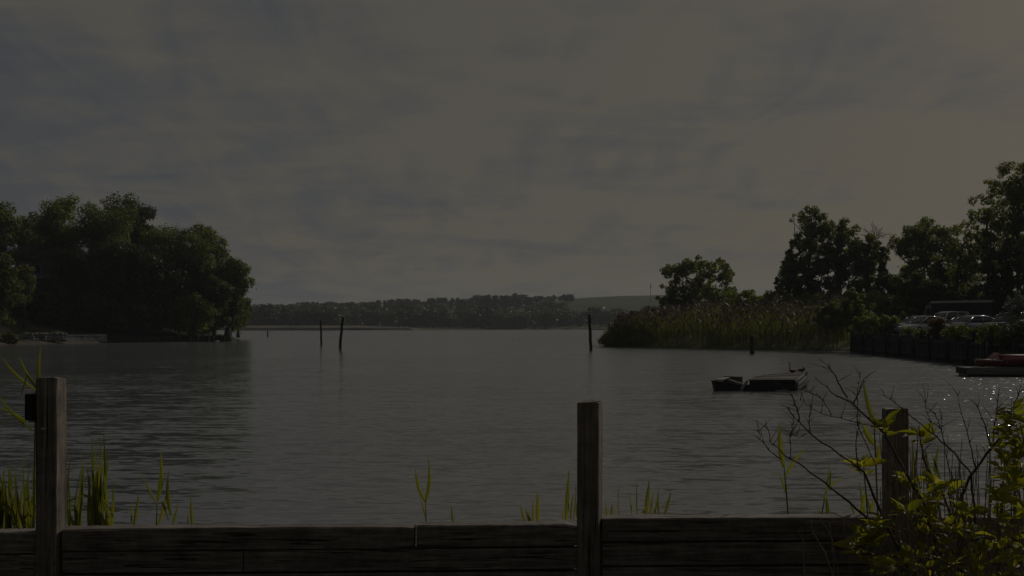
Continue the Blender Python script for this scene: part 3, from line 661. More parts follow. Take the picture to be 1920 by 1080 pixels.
for k_, (px_, Y_, tp_, cb_, w_, m_, lb_) in enumerate((
  (1445, 137, 538, 600, 80, M_yel, 'olive thicket between the yellow-green shrub and the slim vine tree'),
  (1500, 133, 545, 600, 84, M_yel, 'olive scrub in front of the vine-draped slim tree'),
  (1548, 128, 546, 604, 80, M_brown, 'dull scrub in front of the double-topped tree'),
  (1640, 122, 540, 606, 84, M_yel, 'green bush in front of the rounded tree and vine column'),
  (1690, 118, 552, 612, 70, M_yel, 'sunlit scrub on the slope beside the big dark shrub'),
  (1632, 97, 588, 636, 76, M_yel, 'bushy growth tumbling over the first boards of the bulkhead'),
  (1562, 107, 562, 628, 80, M_brown, 'tawny bush at the end of the reeds beside the pyramid shrub'),
  (1678, 93, 598, 634, 56, M_yel, 'bright weedy shrub at the bulkhead edge before the first car'),
  (1780, 112, 540, 596, 70, M_oak, 'dark bush right behind the cab end of the trailer'),
  (1875, 104, 540, 605, 70, M_dark, 'dark thicket at the far end of the trailer'))):
    rs_(lb_, px_, Y_, tp_, cb_, w_, 80 + k_, m_, nc=16, nleaf=2600, leaf=.24)
# bare tree
t_ = thing('bare_tree', 'bare grey tree with a fan of leafless twigs among the green ones', 'tree', (X(1652, 142), 142, 3), GR)
rng = np.random.default_rng(9); mb = MB()
h = Z(445, 142) - 3; dxt = X(1640, 142) - X(1652, 142)
mb.tube([(0, 0, -.3), (.05, 0, h*.5), (dxt*.4, 0, h*.8), (dxt, 0, h)], [.18, .14, .1, .07], 7); mb.build('trunk', M_palemetal if False else M_deadstem, t_, True)
mb = MB()
for i in range(16):
    a = rng.uniform(-1.25, 1.25); ln = rng.uniform(1.2, 2.3); s = Vector((dxt*rng.uniform(.8, 1), 0, h*rng.uniform(.93, 1)))
    e = s + Vector((math.sin(a)*ln, rng.normal()*.6, math.cos(a)*ln*.9)); m1 = s.lerp(e, .5) + Vector((0, 0, .2))
    mb.tube([s, m1, e], [.04, .028, .012], 5)
    for q in range(3):
        p = s.lerp(e, rng.uniform(.4, .9)); a2 = a + rng.uniform(-.8, .8); l2 = ln*.4
        mb.tube([p, p + Vector((math.sin(a2)*l2, rng.normal()*.2, math.cos(a2)*l2))], [.02, .008], 4)
mb.build('twigs', M_deadstem, t_)

# ------------------------------------------------------------------ bulkhead on the right
B0, B1 = Vector((32.0, 103.0)), Vector((28.6, 64.0))
bd = (B1 - B0).normalized(); bn = Vector((bd.y, -bd.x))     # bn points to the water side or land side; fixed below
if bn.x > 0: bn = -bn
B2 = B1 + bd * 30
t_ = thing('timber_bulkhead', 'dark vertical-board bulkhead holding up the car park', 'bulkhead', (B0.x, B0.y, 0))
ln = (B2 - B0).length; mb = MB(); s = 0; rnd = random.Random(4)
while s < ln:
    w = .27 + rnd.uniform(-.03, .03); p = bd*s; q = bd*(s + w - .03); o = bn*rnd.uniform(0, .05); th = -bn*.1; tz = 1.72 + rnd.uniform(-.04, .05)
    a = [p+o, q+o, q+th, p+th]
    mb.add([(c.x, c.y, -1) for c in a] + [(c.x, c.y, tz) for c in a], [(0,1,5,4),(1,2,6,5),(2,3,7,6),(3,0,4,7),(4,5,6,7)]); s += w
mb.build('boards', M_sheet, t_)
for zz, nm in ((1.28, 'wale'), (.3, 'wale')):
    a = [bn*.06, bd*ln+bn*.06, bd*ln+bn*.2, bn*.2]
    MB().add([(c.x, c.y, zz) for c in a] + [(c.x, c.y, zz+.2) for c in a], [(0,1,5,4),(1,2,6,5),(2,3,7,6),(3,0,4,7),(4,5,6,7),(3,2,1,0)]).build(nm, M_sheet, t_)
s = 1.0
while s < ln:
    p = bd*s + bn*.34; MB().tube([(p.x, p.y, -1), (p.x, p.y, 1.95 if int(s) % 3 else 1.6)], .14, 8).build('pile', M_pile, t_, True); s += 4.1
mb = MB(); a = [bn*.05, bd*ln+bn*.05, bd*ln-bn*.35, -bn*.35]
# asphalt apron of the car park
pa = MB(); q = [B0 - bn*.07, B2 - bn*.07, B2 - bn*14, B0 - bn*14]
NP = 30
pv = []
for j in range(NP):
    a_ = q[0].lerp(q[1], j/(NP-1)); b__ = q[3].lerp(q[2], j/(NP-1)); pv += [(a_.x, a_.y, 1.75), (b__.x, b__.y, 1.75)]
pa.add(pv, [(2*i, 2*i+1, 2*i+3, 2*i+2) for i in range(NP-1)]); tag(pa.build('car_park', M_asphalt), kind='structure')

# ------------------------------------------------------------------ cars
def car(px_nose, Y, label, paint, L_=4.5, Wd=1.8, H=1.48, kind='hatch', rear=False):
    k = (Y - 103)/(64 - 103); xe = B0.x + (B1.x - B0.x)*k
    x0 = max(X(px_nose, Y), xe + .35)
    ca = math.radians(24)
    g = thing('parked_car', label, 'car', (x0 + L_/2*math.cos(ca), Y + L_/2*math.sin(ca), 1.755), 'cars parked behind the bulkhead', (math.pi if not rear else 0) + ca)
    # local: +x is the nose; with rz=pi the nose points to the water (-X)
    hw = Wd/2
    if kind == 'suv': prof = [(-.5, .55, .95), (-.47, .32, 1.02), (-.3, .2, 1.03), (.18, .2, 1.0), (.36, .2, .93), (.47, .3, .82), (.5, .42, .66)]; roofp = [(-.47, 1.02, 1.04), (-.40, 1.0, H), (.02, 1.0, H+.02), (.12, 1.0, H-.1), (.27, .97, .99)]
    else: prof = [(-.5, .5, .85), (-.47, .3, .96), (-.3, .18, .95), (.18, .18, .9), (.36, .18, .8), (.47, .26, .68), (.5, .38, .58)]; roofp = [(-.46, .94, .97), (-.32, .94, H-.1), (-.08, .94, H), (.06, .92, H-.06), (.27, .86, .89)]
    rings = []
    for (x, zb, zt) in prof:
        w = hw*(1 - .16*abs(2*x)**4); X_ = x*L_
        rings.append([(X_, -w*.93, zb), (X_, w*.93, zb), (X_, w, zb+.16), (X_, w, zb + (zt-zb)*.7), (X_, w*.93, zt-.02), (X_, w*.6, zt+.015), (X_, -w*.6, zt+.015), (X_, -w*.93, zt-.02), (X_, -w, zb+(zt-zb)*.7), (X_, -w, zb+.16)])
    MB().loft(rings).build('body', paint, g, True)
    def cab(inset, zoff, x_in):
        rr = []
        for (x, zb, zt) in roofp:
            w = hw*.9*(1 - .16*abs(2*x)**4); tw = w*(.78 if zt > 1.1 else .95); X_ = x*L_*x_in
            rr.append([(X_, -w+inset, zb-.05), (X_, w-inset, zb-.05), (X_, tw-inset, zt-zoff-.06), (X_, tw*.8-inset, zt-zoff), (X_, -tw*.8+inset, zt-zoff), (X_, -tw+inset, zt-zoff-.06)])
        return rr
    MB().loft(cab(0, .055, 1)).build('window', M_glass, g, True)
    rf = []
    for (x, zb, zt) in roofp[1:-1]:
        w = hw*.9*.8; X_ = x*L_*1.0
        rf.append([(X_, -w, zt-.075), (X_, w, zt-.075), (X_, w*.95, zt-.02), (X_, w*.7, zt+.012), (X_, -w*.7, zt+.012), (X_, -w*.95, zt-.02)])
    MB().loft(rf).build('roof', paint, g, True)
    for sy in (-1, 1):
        for (xa, za, xb, zb_) in ((roofp[-1][0], roofp[-1][2]-.02, roofp[-2][0], roofp[-2][2]-.05), (-.12, .93, -.13, H-.05), (roofp[0][0], roofp[0][2]-.02, roofp[1][0], roofp[1][2]-.05)):
            MB().tube([(xa*L_, sy*hw*.88, za), (xb*L_, sy*hw*.715, zb_)], .045, 6).build('window_pillar', paint, g, True)
    for sx in (-.31, .31):
        for sy in (-1, 1):
            w_ = MB().tube([(sx*L_, sy*(hw-.2), .32), (sx*L_, sy*(hw+.015), .32)], .32, 18).build('wheel', M_tyre, g)
            MB().tube([(sx*L_, sy*(hw+.018), .32), (sx*L_, sy*(hw+.03), .32)], .2, 14).build('rim', M_chrome, w_)
    for sy in (-1, 1):
        MB().ell((.478*L_, sy*hw*.68, .62 if kind != 'suv' else .74), (.1, .2, .085), 10, 6).build('headlight', M_lampclear, g, True)
        MB().ell((-.485*L_, sy*hw*.72, .82 if kind != 'suv' else .9), (.06, .16, .12), 10, 6).build('taillight', M_lampred, g, True)
        MB().ell((.13*L_, sy*(hw+.07), .98), (.07, .1, .07), 8, 6).build('mirror', paint, g, True)
    MB().box(.49*L_, .512*L_, -.26, .26, .4, .52).build('number_plate', M_whitespot, g)
    MB().box(-.512*L_, -.495*L_, -.26, .26, .6, .72).build('number_plate', M_whitespot, g)
    return g
car(1682, 91, 'grey estate car with its nose to the water, partly behind the nearer silver car', M_grey, 4.6, 1.8, 1.52, 'suv')
car(1694, 87.8, 'silver hatchback facing the water, right behind the orange shrub', M_silver, 4.4, 1.8, 1.5)
car(1738, 96, 'white minivan in the second row behind the silver hatchback', M_carwhite, 4.6, 1.85, 1.95, 'suv')
car(1764, 80.8, 'dark grey car low between the orange shrub and the silver car with red lamps', M_charcoal, 4.5, 1.8, 1.38)
car(1796, 77.0, 'silver car backed up to the bulkhead, red tail lamp showing', M_silver, 4.2, 1.8, 1.45, 'hatch', True)
car(1850, 72.6, 'dark navy car half hidden by the white-flowering bush', M_navy, 4.6, 1.85, 1.6, 'suv')

# dark trailer
Y = 108; x0, x1 = X(1746, Y), X(1852, Y - 4); zt = Z(566, Y)
t_ = thing('box_trailer', 'long dark box trailer with a pale roof edge parked behind the cars', 'trailer', (x0, Y, 1.8), rz=math.atan2(-5, x1 - x0))
ln = math.hypot(x1-x0, 5); hh = zt - 1.8
MB().box(0, ln, 0, 2.4, .75, hh-.16).build('box', M_trailer, t_, bevel=.03)
MB().box(-.05, ln+.05, -.05, 2.45, hh-.155, hh+.07).build('roof_edge', M_palemetal, t_, bevel=.02)
for wx in (.25*ln, .7*ln, .84*ln):
    for wy in (.2, 2.2):
        w_ = MB().tube([(wx, wy-.14, .45), (wx, wy+.14, .45)], .45, 16).build('wheel', M_tyre, t_)
        MB().tube([(wx, wy-.16, .45), (wx, wy-.143, .45)], .24, 12).build('rim', M_chrome, w_)
MB().box(.05, ln-.05, .3, 2.1, .5, .745).build('chassis', M_black, t_)
cb = MB().loft([[(-1.1, .3, .6), (-1.1, 2.1, .6), (-1.1, 2.1, 1.7), (-1.1, .3, 1.7)], [(-.75, .2, .6), (-.75, 2.2, .6), (-.7, 2.2, 2.65), (-.7, .2, 2.65)], [(-.08, .2, .6), (-.08, 2.2, .6), (-.08, 2.2, 2.75), (-.08, .2, 2.75)]]).build('cab', M_grey, t_)
MB().box(-.62, -.2, .17, .195, 1.75, 2.4).build('cab_window', M_glass, cb)

# ------------------------------------------------------------------ floating dock and red boat
Yd = 53.6; dx0 = X(1800, Yd) + .33
t_ = thing('floating_dock', 'weathered grey floating dock below the bulkhead', 'dock', (dx0, Yd, 0), rz=math.radians(-6))
mb = MB(); rnd = random.Random(3)
for i in range(64):
    mb.box(i*.145, i*.145+.135, 0, 1.6, .38 + rnd.uniform(0, .012), .425 + rnd.uniform(0, .012))
mb.build('deck_boards', M_dockwood, t_)
MB().box(-.02, 9.3, -.05, -.002, .12, .41).build('fascia', M_dockwood, t_)
MB().box(-.055, -.022, 0, 1.6, .12, .41).build('fascia', M_pile, t_)
MB().box(.05, 9.2, .05, 1.5, -.35, .37).build('float', M_black, t_)
pp = at(1858, 687, 54.5)
p_ = thing('mooring_pile', 'dark mooring pile rising beside the red boat at the floating dock', 'piling', (pp.x, 55.3, 0))
MB().tube([(0, 0, -1), (0, 0, 1.3), (.02, 0, Z(640, 55.3))], [.14, .135, .13], 10).build('pole', M_pile, p_, True)
# red boat sitting on the dock
Yb = 54.8; bx = X(1819, Yb) + .22; bz = .445
t_ = thing('red_boat', 'red boat with a faded red canopy resting on the floating dock', 'boat', (bx, Yb - .1, bz), rz=math.radians(-4))
Lb = 4.6; st = []
for k in range(10):
    f = k/9; xx = f*Lb; w = .62*math.sin(min(1, f*2.4 + .12)*math.pi/2); top = .34 - .16*f*(1-f) ; keel = .14*(1-min(1, f*3))**2
    st.append([(xx, -w, top), (xx, -w*.86, keel+.12), (xx, -w*.35, keel), (xx, w*.35, keel), (xx, w*.86, keel+.12), (xx, w, top), (xx, w*.8, top+.02), (xx, 0, top+.06*(f < .45)), (xx, -w*.8, top+.02)])
MB().loft(st).build('hull', M_red, t_, True)
mb = MB(); mb.tube([(f*Lb/9, -.64*math.sin(min(1, f/9*2.4+.12)*math.pi/2), .35 - .16*f/9*(1-f/9)) for f in range(10)], .03, 6); mb.build('gunwale', M_palemetal, t_, True)
MB().add([(.62, -.5, .3), (.62, .5, .3), (1.0, .42, .68), (1.0, -.42, .68), (.66, -.5, .3), (.66, .5, .3), (1.04, .42, .68), (1.04, -.42, .68)], [(0,1,2,3),(7,6,5,4),(0,4,5,1),(1,5,6,2),(2,6,7,3),(3,7,4,0)]).build('windscreen', M_pink, t_)
cz0 = Z(677, Yb) - bz; cz1 = Z(665, Yb) - bz
mb = MB(); rr = []
for k in range(9):
    f = k/8; xx = 1.15 + f*3.3; e = 1 - .35*(f < .05)
    rr.append([(xx, -.68, cz0), (xx, -.66, cz0+.12*e), (xx, -.45, cz1-.07), (xx, 0, cz1-.02*(1-e)), (xx, .45, cz1-.07), (xx, .66, cz0+.12*e), (xx, .68, cz0)])
mb.loft(rr).build('canopy', M_red, t_, True)
MB().loft([[(1.12+f*3.36, -.47, cz1-.065), (1.12+f*3.36, -.46, cz1-.045), (1.12+f*3.36, 0, cz1+.03), (1.12+f*3.36, .46, cz1-.045), (1.12+f*3.36, .47, cz1-.065)] for f in (0, .25, .5, .75, 1)]).build('canopy_top', M_pink, t_, True)
for sx in (1.3, 2.2, 3.1, 4.2):
    for sy in (-.6, .6): MB().tube([(sx, sy, .2), (sx, sy, cz0+.02)], .022, 6).build('strut', M_palemetal, t_)

# ------------------------------------------------------------------ old raft with two birds
Yr = F*EYE/(733 - HZ)
t_ = thing('old_raft', 'derelict wooden raft with broken boards drifting in the cove', 'raft', (X(1450, Yr), Yr, 0))
def rx(px): return X(px, Yr) - X(1450, Yr)
O_ = Vector((X(1450, Yr), Yr, 0)); dz = Z(711, Yr); dpt = 2.3
cA, cB = at(1405, 711, Yr) - O_, at(1491, 711, Yr) - O_
cC, cD = at(1514, 696, Yr + dpt) - O_, at(1428, 703, Yr + dpt) - O_
xa, xb = cA.x, cB.x
lo = [Vector((c.x, c.y, -.2)) for c in (cA, cB, cC, cD)]; hi_ = [c - Vector((0, 0, .05)) for c in (cA, cB, cC, cD)]
MB().add(lo + hi_, [(0,1,5,4),(1,2,6,5),(2,3,7,6),(3,0,4,7),(4,5,6,7)]).build('main_box', M_raftside, t_)
mb = MB(); rnd = random.Random(8)
for i in range(14):
    f0, f1 = i/14, (i+.92)/14; j0 = rnd.uniform(-.07, .05); j1 = rnd.uniform(-.06, .1) - (.45 if i == 8 else 0)
    up_ = Vector((0, 0, rnd.uniform(-.012, .016)))
    q = [cA.lerp(cD, f0) + Vector((j0, 0, 0)), cB.lerp(cC, f0) + Vector((j1, 0, 0)), cB.lerp(cC, f1) + Vector((j1, 0, 0)), cA.lerp(cD, f1) + Vector((j0, 0, 0))]
    mb.add([p + up_ - Vector((0, 0, .047)) for p in q] + [p + up_ for p in q], [(0,3,2,1),(4,5,6,7),(0,1,5,4),(1,2,6,5),(2,3,7,6),(3,0,4,7)])
mb.build('deck_boards', M_raft, t_)
def deckpt(px, f):
    a, b = cA.lerp(cD, f), cB.lerp(cC, f); k = (px - 1450)/F*(Yr + dpt*f); k = (k + X(1450, Yr + dpt*f) - X(1450, Yr) - a.x)/(b.x - a.x); return O_ + a.lerp(b, k)
for k, (z0, z1, a0, a1) in enumerate(((-.02, .1, .05, 1.0), (.17, .27, .1, .8), (.34, .43, -.05, .62))):
    p = cB.lerp(cC, a0); q = cB.lerp(cC, a1); e0, e1 = p.z - dz, q.z - dz
    MB().add([(p.x+.02, p.y, z0+e0), (q.x+.02, q.y, z0+e1+.03), (q.x+.02, q.y, z1+e1+.03), (p.x+.02, p.y, z1+e0), (p.x+.08, p.y, z0+e0), (q.x+.08, q.y, z0+e1+.03), (q.x+.08, q.y, z1+e1+.03), (p.x+.08, p.y, z1+e0)], [(0,1,2,3),(7,6,5,4),(4,5,1,0),(3,2,6,7),(0,3,7,4),(1,5,6,2)]).build('side_board', M_palewood if k else M_raft, t_)
# sunken end box on the left, open on top
la, lb = rx(1334), rx(1398)
zf = Z(713, Yr)
fr = MB().add([(la, -.0, zf), (lb-.15, .1, zf-.16), (lb-.28, .1, -.2), (la+.14, 0, -.2), (la, .07, zf), (lb-.15, .17, zf-.16), (lb-.28, .17, -.2), (la+.14, .07, -.2)], [(0,3,2,1),(4,5,6,7),(0,1,5,4),(1,2,6,5),(2,3,7,6),(3,0,4,7)])
fr.build('end_board', M_raftside, t_)
ysd = 2.0; zbk = Z(705, Yr+ysd) 
MB().add([(la, .0, zf-.02), (rx(1373), ysd, zbk), (rx(1373), ysd, -.2), (la+.14, 0, -.2), (la+.07, .0, zf-.02), (rx(1373)+.07, ysd, zbk), (rx(1373)+.07, ysd, -.2), (la+.21, 0, -.2)], [(0,3,2,1),(4,5,6,7),(0,1,5,4),(1,2,6,5),(2,3,7,6),(3,0,4,7)]).build('end_board', M_raft, t_)
MB().add([(rx(1370), ysd, zbk), (xa+.1, ysd-.3, zbk-.02), (xa+.1, ysd-.3, 0), (rx(1370), ysd, 0), (rx(1370), ysd+.07, zbk), (xa+.1, ysd-.23, zbk-.02), (xa+.1, ysd-.23, 0), (rx(1370), ysd+.07, 0)], [(0,3,2,1),(4,5,6,7),(0,1,5,4),(1,2,6,5),(2,3,7,6),(3,0,4,7)]).build('end_board', M_raft, t_)
def bar(p, q, w, h, m, nm):
    p, q = Vector(p), Vector(q); d = (q-p).normalized(); sd_ = d.cross(Vector((0, 0, 1))).normalized()*w/2; u_ = sd_.cross(d).normalized()*h/2
    MB().add([p-sd_-u_, p+sd_-u_, p+sd_+u_, p-sd_+u_, q-sd_-u_, q+sd_-u_, q+sd_+u_, q-sd_+u_], [(0,1,2,3),(7,6,5,4),(0,4,5,1),(1,5,6,2),(2,6,7,3),(3,7,4,0)]).build(nm, m, t_)
bar((rx(1352), .35, zf-.01), (rx(1371), .9, zf+.06), .32, .04, M_palewood, 'loose_board')
bar((rx(1374), .7, zf-.03), (rx(1394), .3, zf-.16), .08, .07, M_palewood, 'loose_board')
bar((rx(1405), .4, zf-.06), (rx(1390), .0, .06), .07, .08, M_palewood, 'loose_board')
bar((rx(1402), .5, .2), (rx(1392), .2, -.1), .5, .06, M_raftside, 'loose_board')
bar((rx(1452), -.2, .012), (rx(1476), -.14, .012), .1, .06, M_palewood, 'loose_board')
def bird(px, f, label, up):
    o = deckpt(px, f) - Vector((0, 0, .055)); mb = MB()
    b = thing('waterbird', label, 'bird', o, 'dark waterbirds resting on the raft', math.radians(200 if up else 10))
    rg = [(-.3, .20, .012, .02), (-.2, .22, .05, .04), (-.08, .22, .085, .085), (.06, .22, .085, .095), (.15, .25, .06, .075), (.2, .30, .035, .045)]
    if up: rg += [(.20, .42, .026, .026), (.19, .56, .023, .023), (.20, .68, .027, .027), (.23, .735, .04, .036), (.29, .735, .022, .018), (.37, .725, .006, .006)]
    else: rg += [(.2, .34, .03, .03), (.17, .37, .032, .03), (.11, .37, .034, .03), (.05, .355, .016, .014), (.0, .345, .006, .006)]
    rings = []
    for i, (x, z, ry_, rz_) in enumerate(rg):
        x0, z0_ = rg[max(i-1, 0)][:2]; x1, z1_ = rg[min(i+1, len(rg)-1)][:2]; d = Vector((x1-x0, 0, z1_-z0_)).normalized(); u_ = Vector((-d.z, 0, d.x))
        rings.append([(x + u_.x*rz_*math.sin(a), ry_*math.cos(a), z + u_.z*rz_*math.sin(a)) for a in [2*math.pi*k/10 for k in range(10)]])
    MB().loft(rings).build('body', M_bird, b, True)
    for s in (-1, 1):
        MB().tube([(.0, s*.045, .16), (.01, s*.045, .09)], .01, 5).build('leg', M_black, b)
        MB().add([(-.01, s*.045, .092), (.07, s*.045-.035, .09), (.08, s*.045, .09), (.07, s*.045+.035, .09), (.01, s*.045, .105)], [(0,1,2,3),(0,4,1),(1,4,2),(2,4,3),(3,4,0)]).build('foot', M_black, b)
        MB().ell((-.07, s*.075, .235), (.17, .022, .06), 10, 6).build('wing', M_bird, b, True)
    b.scale = (.64, .64, .64)
bird(1486, .86, 'dark waterbird with its neck stretched straight up on the raft corner', True)
bird(1503, .9, 'dark waterbird hunched with its head tucked in on the raft corner', False)

# ------------------------------------------------------------------ timber wall in front
t_ = fence = thing('timber_wall', 'weathered timber retaining wall with square posts at the water edge', 'wall', (0, 6.95, 0))
def beamY(px): return np.interp(px, [-80, 100, 1107, 1690, 2000], [6.82, 6.88, 7.02, 7.08, 7.12])
rnd = random.Random(21)
def beam(pxa, pxb, ztop, hgt, th=.14, warp=0.0, nm='beam', off=0.0, endl=0.0, endr=0.0):
    ya, yb = float(beamY(pxa)), float(beamY(pxb)); a = Vector((X(pxa, ya), ya + off - 6.95)); b = Vector((X(pxb, yb), yb + off - 6.95))
    n = 28; rings = []
    for i in range(n):
        f = i/(n-1); p = a.lerp(b, f); dzz = warp*math.sin(f*3.1) + rnd.uniform(-.0016, .0016); e = (endr if i >= n-2 else 0) + (endl if i <= 1 else 0)
        fy = rnd.uniform(-.0015, .0015); c = .007 + rnd.uniform(0, .006)
        zt_, zb_ = ztop + dzz - e*(1 if i in (0, n-1) else .35), ztop + dzz*.3 - hgt + .004
        y0, y1 = p.y + fy, p.y + th
        rings.append([(p.x, y0, zb_+.004), (p.x, y0, zt_-c), (p.x, y0+c, zt_-.001), (p.x, y1-c, zt_ + rnd.uniform(-.003, .002)), (p.x, y1, zt_-c), (p.x, y1, zb_+.004)])
    return MB().loft(rings).build(nm, M_beam, t_)
z1 = 1.224
beam(-90, 66, 1.208, .14)
beam(116, 776.5, z1 - .006, .142, warp=.006, endr=.006)
beam(780.5, 1083, z1 + .006, .145, warp=-.003, endr=.022)
beam(1129, 1659, 1.262, .15, warp=.002)
beam(1707, 2040, 1.255, .15)
z2 = z1 - .148
beam(-90, 66, z2-.01, .14); beam(116, 455, z2, .14, off=.004); beam(457.5, 1083, z2+.001, .14, off=.002)
beam(1129, 1659, 1.262-.156, .15, off=.003); beam(1707, 2040, 1.255-.156, .15, off=.002)
for k in (2, 3):
    beam(-90, 66, z1-.148*k-.01, .14, off=.004); beam(116, 1083, z1-.148*k, .14, off=.003); beam(1129, 1659, 1.26-.156*k, .15, off=.004); beam(1707, 2040, 1.255-.156*k, .15, off=.003)
MB().box(-5, 5, .19, .22, -.8, .95).build('backing_boards', M_beam, t_)
def post(px0, px1, top, yaw, Y, side):
    cx = X((px0+px1)/2, Y); zt_ = Z(top, Y); s = .07; rings = []; n = 22
    M2 = Matrix.Rotation(math.radians(yaw), 3, 'Z')
    for i in range(n):
        f = i/(n-1); z = -.3 + (zt_ + .3)*f; c = .008 + rnd.uniform(0, .004); j = rnd.uniform(-.0014, .0014)
        if i == n-1: c = .016
        pr = [(-s+c, -s), (s-c, -s), (s, -s+c), (s, s-c), (s-c, s), (-s+c, s), (-s, s-c), (-s, -s+c)]
        rings.append([M2 @ Vector((p[0]+j, p[1]+j, 0)) + Vector((cx, Y-6.95+.06, z + (.006*math.sin(k*1.7) if i == n-1 else 0))) for k, p in enumerate(pr)])
    o = MB().loft(rings).build('post', M_post, t_)
    return o, cx
pL, cL = post(70, 107, 709, -7, 6.86, 1)
pM, cM = post(1085, 1129, 755, -16, 6.99, 1)
pR, cR = post(1662, 1707, 767, -5, 7.06, -1)
pL['label'] = 'tallest post, with a small black box on its side'
yl = 6.86 - 6.95
MB().box(cL-.125, cL-.078, yl-.04, yl+.09, Z(788, 6.86), Z(738, 6.86)).build('junction_box', M_black, pL, bevel=.006)
MB().box(cL-.115, cL-.085, yl, yl+.05, Z(792, 6.86), Z(788.6, 6.86)).build('box_gland', M_palemetal, pL)
MB().box(cL-.03, cL+.0, yl-.018, yl-.0115, Z(805.5, 6.86), Z(801.5, 6.86)).build('metal_tag', M_palemetal, pL)

# ------------------------------------------------------------------ near reeds
def blade(mb, b, tip, wpx, bend=0.0, nseg=7, droop=0.0):
    """long tapering folded blade from b to tip (world), greatest width wpx metres"""
    b, tip = Vector(b), Vector(tip); d = tip - b; side = d.cross(Vector((0, 1, 0)))
    if side.length < 1e-6: side = Vector((1, 0, 0))
    side.normalize(); fwd = Vector((0, 1, 0)); vs = []
    for i in range(nseg + 1):
        f = i/nseg; p = b.lerp(tip, f) + side*bend*math.sin(f*math.pi)*d.length + Vector((0, 0, -droop*d.length*f*f)); w = wpx*(.35 + .65*math.sin(min(1, f*2.2 + .15)*math.pi/2)) * (1 - f**2.2) * .5 + .0004
        vs += [p - side*w, p + fwd*w*.5, p + side*w]
    mb.add(vs, [(3*i, 3*i+1, 3*i+4, 3*i+3) for i in range(nseg)] + [(3*i+1, 3*i+2, 3*i+5, 3*i+4) for i in range(nseg)])
GN = 'reeds growing behind the timber wall'
def reed(label, Y, blades, stem=None, name='reed'):
    """blades: (px, py, tip_px, tip_py, width_px[, bend]) on the plane Y"""
    x0 = stem[0][0] if stem else blades[0][0]
    g = thing(name, label, 'reed', (X(x0, Y), Y, 0), GN); o = Vector((X(x0, Y), Y, 0)); mb = MB(); r = random.Random(int(x0)*7 + 1)
    for q in blades:
        yj = r.uniform(-.06, .06); b, tp = at(q[0], q[1], Y) - o, at(q[2], q[3], Y) - o; tp.y += r.uniform(-.12, .12)
        blade(mb, b, tp, q[4]*.88/F*Y, q[5] if len(q) > 5 else r.uniform(-.03, .03))
    mb.build('blades', M_blade, g, False)
    if stem:
        mb = MB(); pts = [at(p[0], p[1], Y) - o for p in stem]; pts.append(Vector((pts[-1].x + r.uniform(-.02, .02), 0, -.1)))
        mb.tube(pts, [.003] + [.0055]*(len(pts)-2) + [.007], 6); mb.build('stem', M_blade, g, True)
    return g
reed('lone reed with two upright blades in a V behind the beam joint', 7.9, [(798, 941, 803, 853, 8.5, -.06), (797, 941, 781, 872, 8.5, .06), (799, 972, 787, 934, 4.5)], [(798, 940), (799, 985)])
reed('reed with a tall blade and side blades left of the open rail', 7.9, [(296, 938, 305, 842, 11, -.04), (296, 950, 263, 885, 5), (297, 985, 313, 920, 8), (320, 965, 314, 880, 9, .05), (303, 940, 322, 975, 6), (323, 985, 335, 942, 6)], [(295, 936), (293, 990)])
reed('short single-bladed reed next to the clump beside the tall post', 7.9, [(251, 985, 253, 926, 8), (246, 985, 248, 938, 4)])
reed('short narrow reed standing away from the other left reeds', 7.9, [(360, 985, 354, 931, 8), (352, 985, 346, 965, 3)])
reed('tiny reed tip just above the beam', 7.8, [(850, 982, 845, 949, 6)])
reed('small tuft of three reeds on the middle of the beam', 7.9, [(985, 980, 975, 940, 6), (1000, 980, 998, 936, 6), (1008, 980, 1007, 917, 10), (996, 980, 990, 952, 5), (993, 980, 985, 957, 5)])
reed('narrow spiky reed tuft leaning on the middle post', 7.8, [(1061, 975, 1067, 876, 10), (1057, 975, 1053, 948, 4), (1070, 975, 1077, 925, 6), (1082, 970, 1083, 930, 7), (1075, 975, 1081, 902, 3)])
reed('spread tuft of slim reeds behind the far rail', 7.9, [(1211, 965, 1220, 900, 10), (1220, 965, 1226, 918, 6), (1235, 965, 1238, 920, 5), (1246, 965, 1258, 920, 7), (1185, 965, 1178, 920, 4), (1195, 965, 1197, 905, 3), (1160, 965, 1159, 905, 2.5), (1204, 965, 1209, 938, 4), (1227, 965, 1231, 935, 5)])
reed('little reed tuft tight against the middle post', 7.8, [(1138, 968, 1134, 938, 5), (1145, 968, 1148, 940, 5), (1151, 968, 1152, 946, 4)])
reed('tall single reed with two blades before the far water', 7.9, [(1470, 876, 1459, 788, 12.5, .04), (1473, 893, 1506, 836, 8.5, .05), (1473, 924, 1457, 878, 5)], [(1470, 874), (1474, 920), (1478, 970)])
reed('slim reed with fanned blades near the bare twigs', 7.9, [(1551, 920, 1556, 868, 6), (1552, 915, 1578, 890, 5), (1545, 940, 1543, 905, 5), (1553, 968, 1554, 930, 9), (1543, 966, 1535, 955, 5), (1557, 920, 1567, 885, 4)], [(1550, 915), (1540, 968)])
reed('tall reed with drooping broad blade in front of the dark post', 7.6, [(1640, 795, 1625, 712, 11, .03), (1640, 835, 1612, 787, 14, .04), (1645, 865, 1652, 825, 10), (1662, 875, 1640, 838, 8)], [(1639, 790), (1641, 840), (1646, 970)])
reed('reed tuft at the foot of the bare twigs by the dark post', 7.8, [(1612, 970, 1615, 912, 9), (1622, 970, 1620, 905, 8), (1630, 970, 1640, 925, 8), (1634, 970, 1629, 930, 7), (1604, 970, 1598, 935, 5)])
reed('reeds between the dark post and the leafy shrub', 7.8, [(1712, 905, 1716, 830, 8), (1735, 905, 1742, 842, 6), (1752, 900, 1768, 834, 9), (1745, 900, 1740, 860, 7), (1764, 900, 1752, 850, 6)])
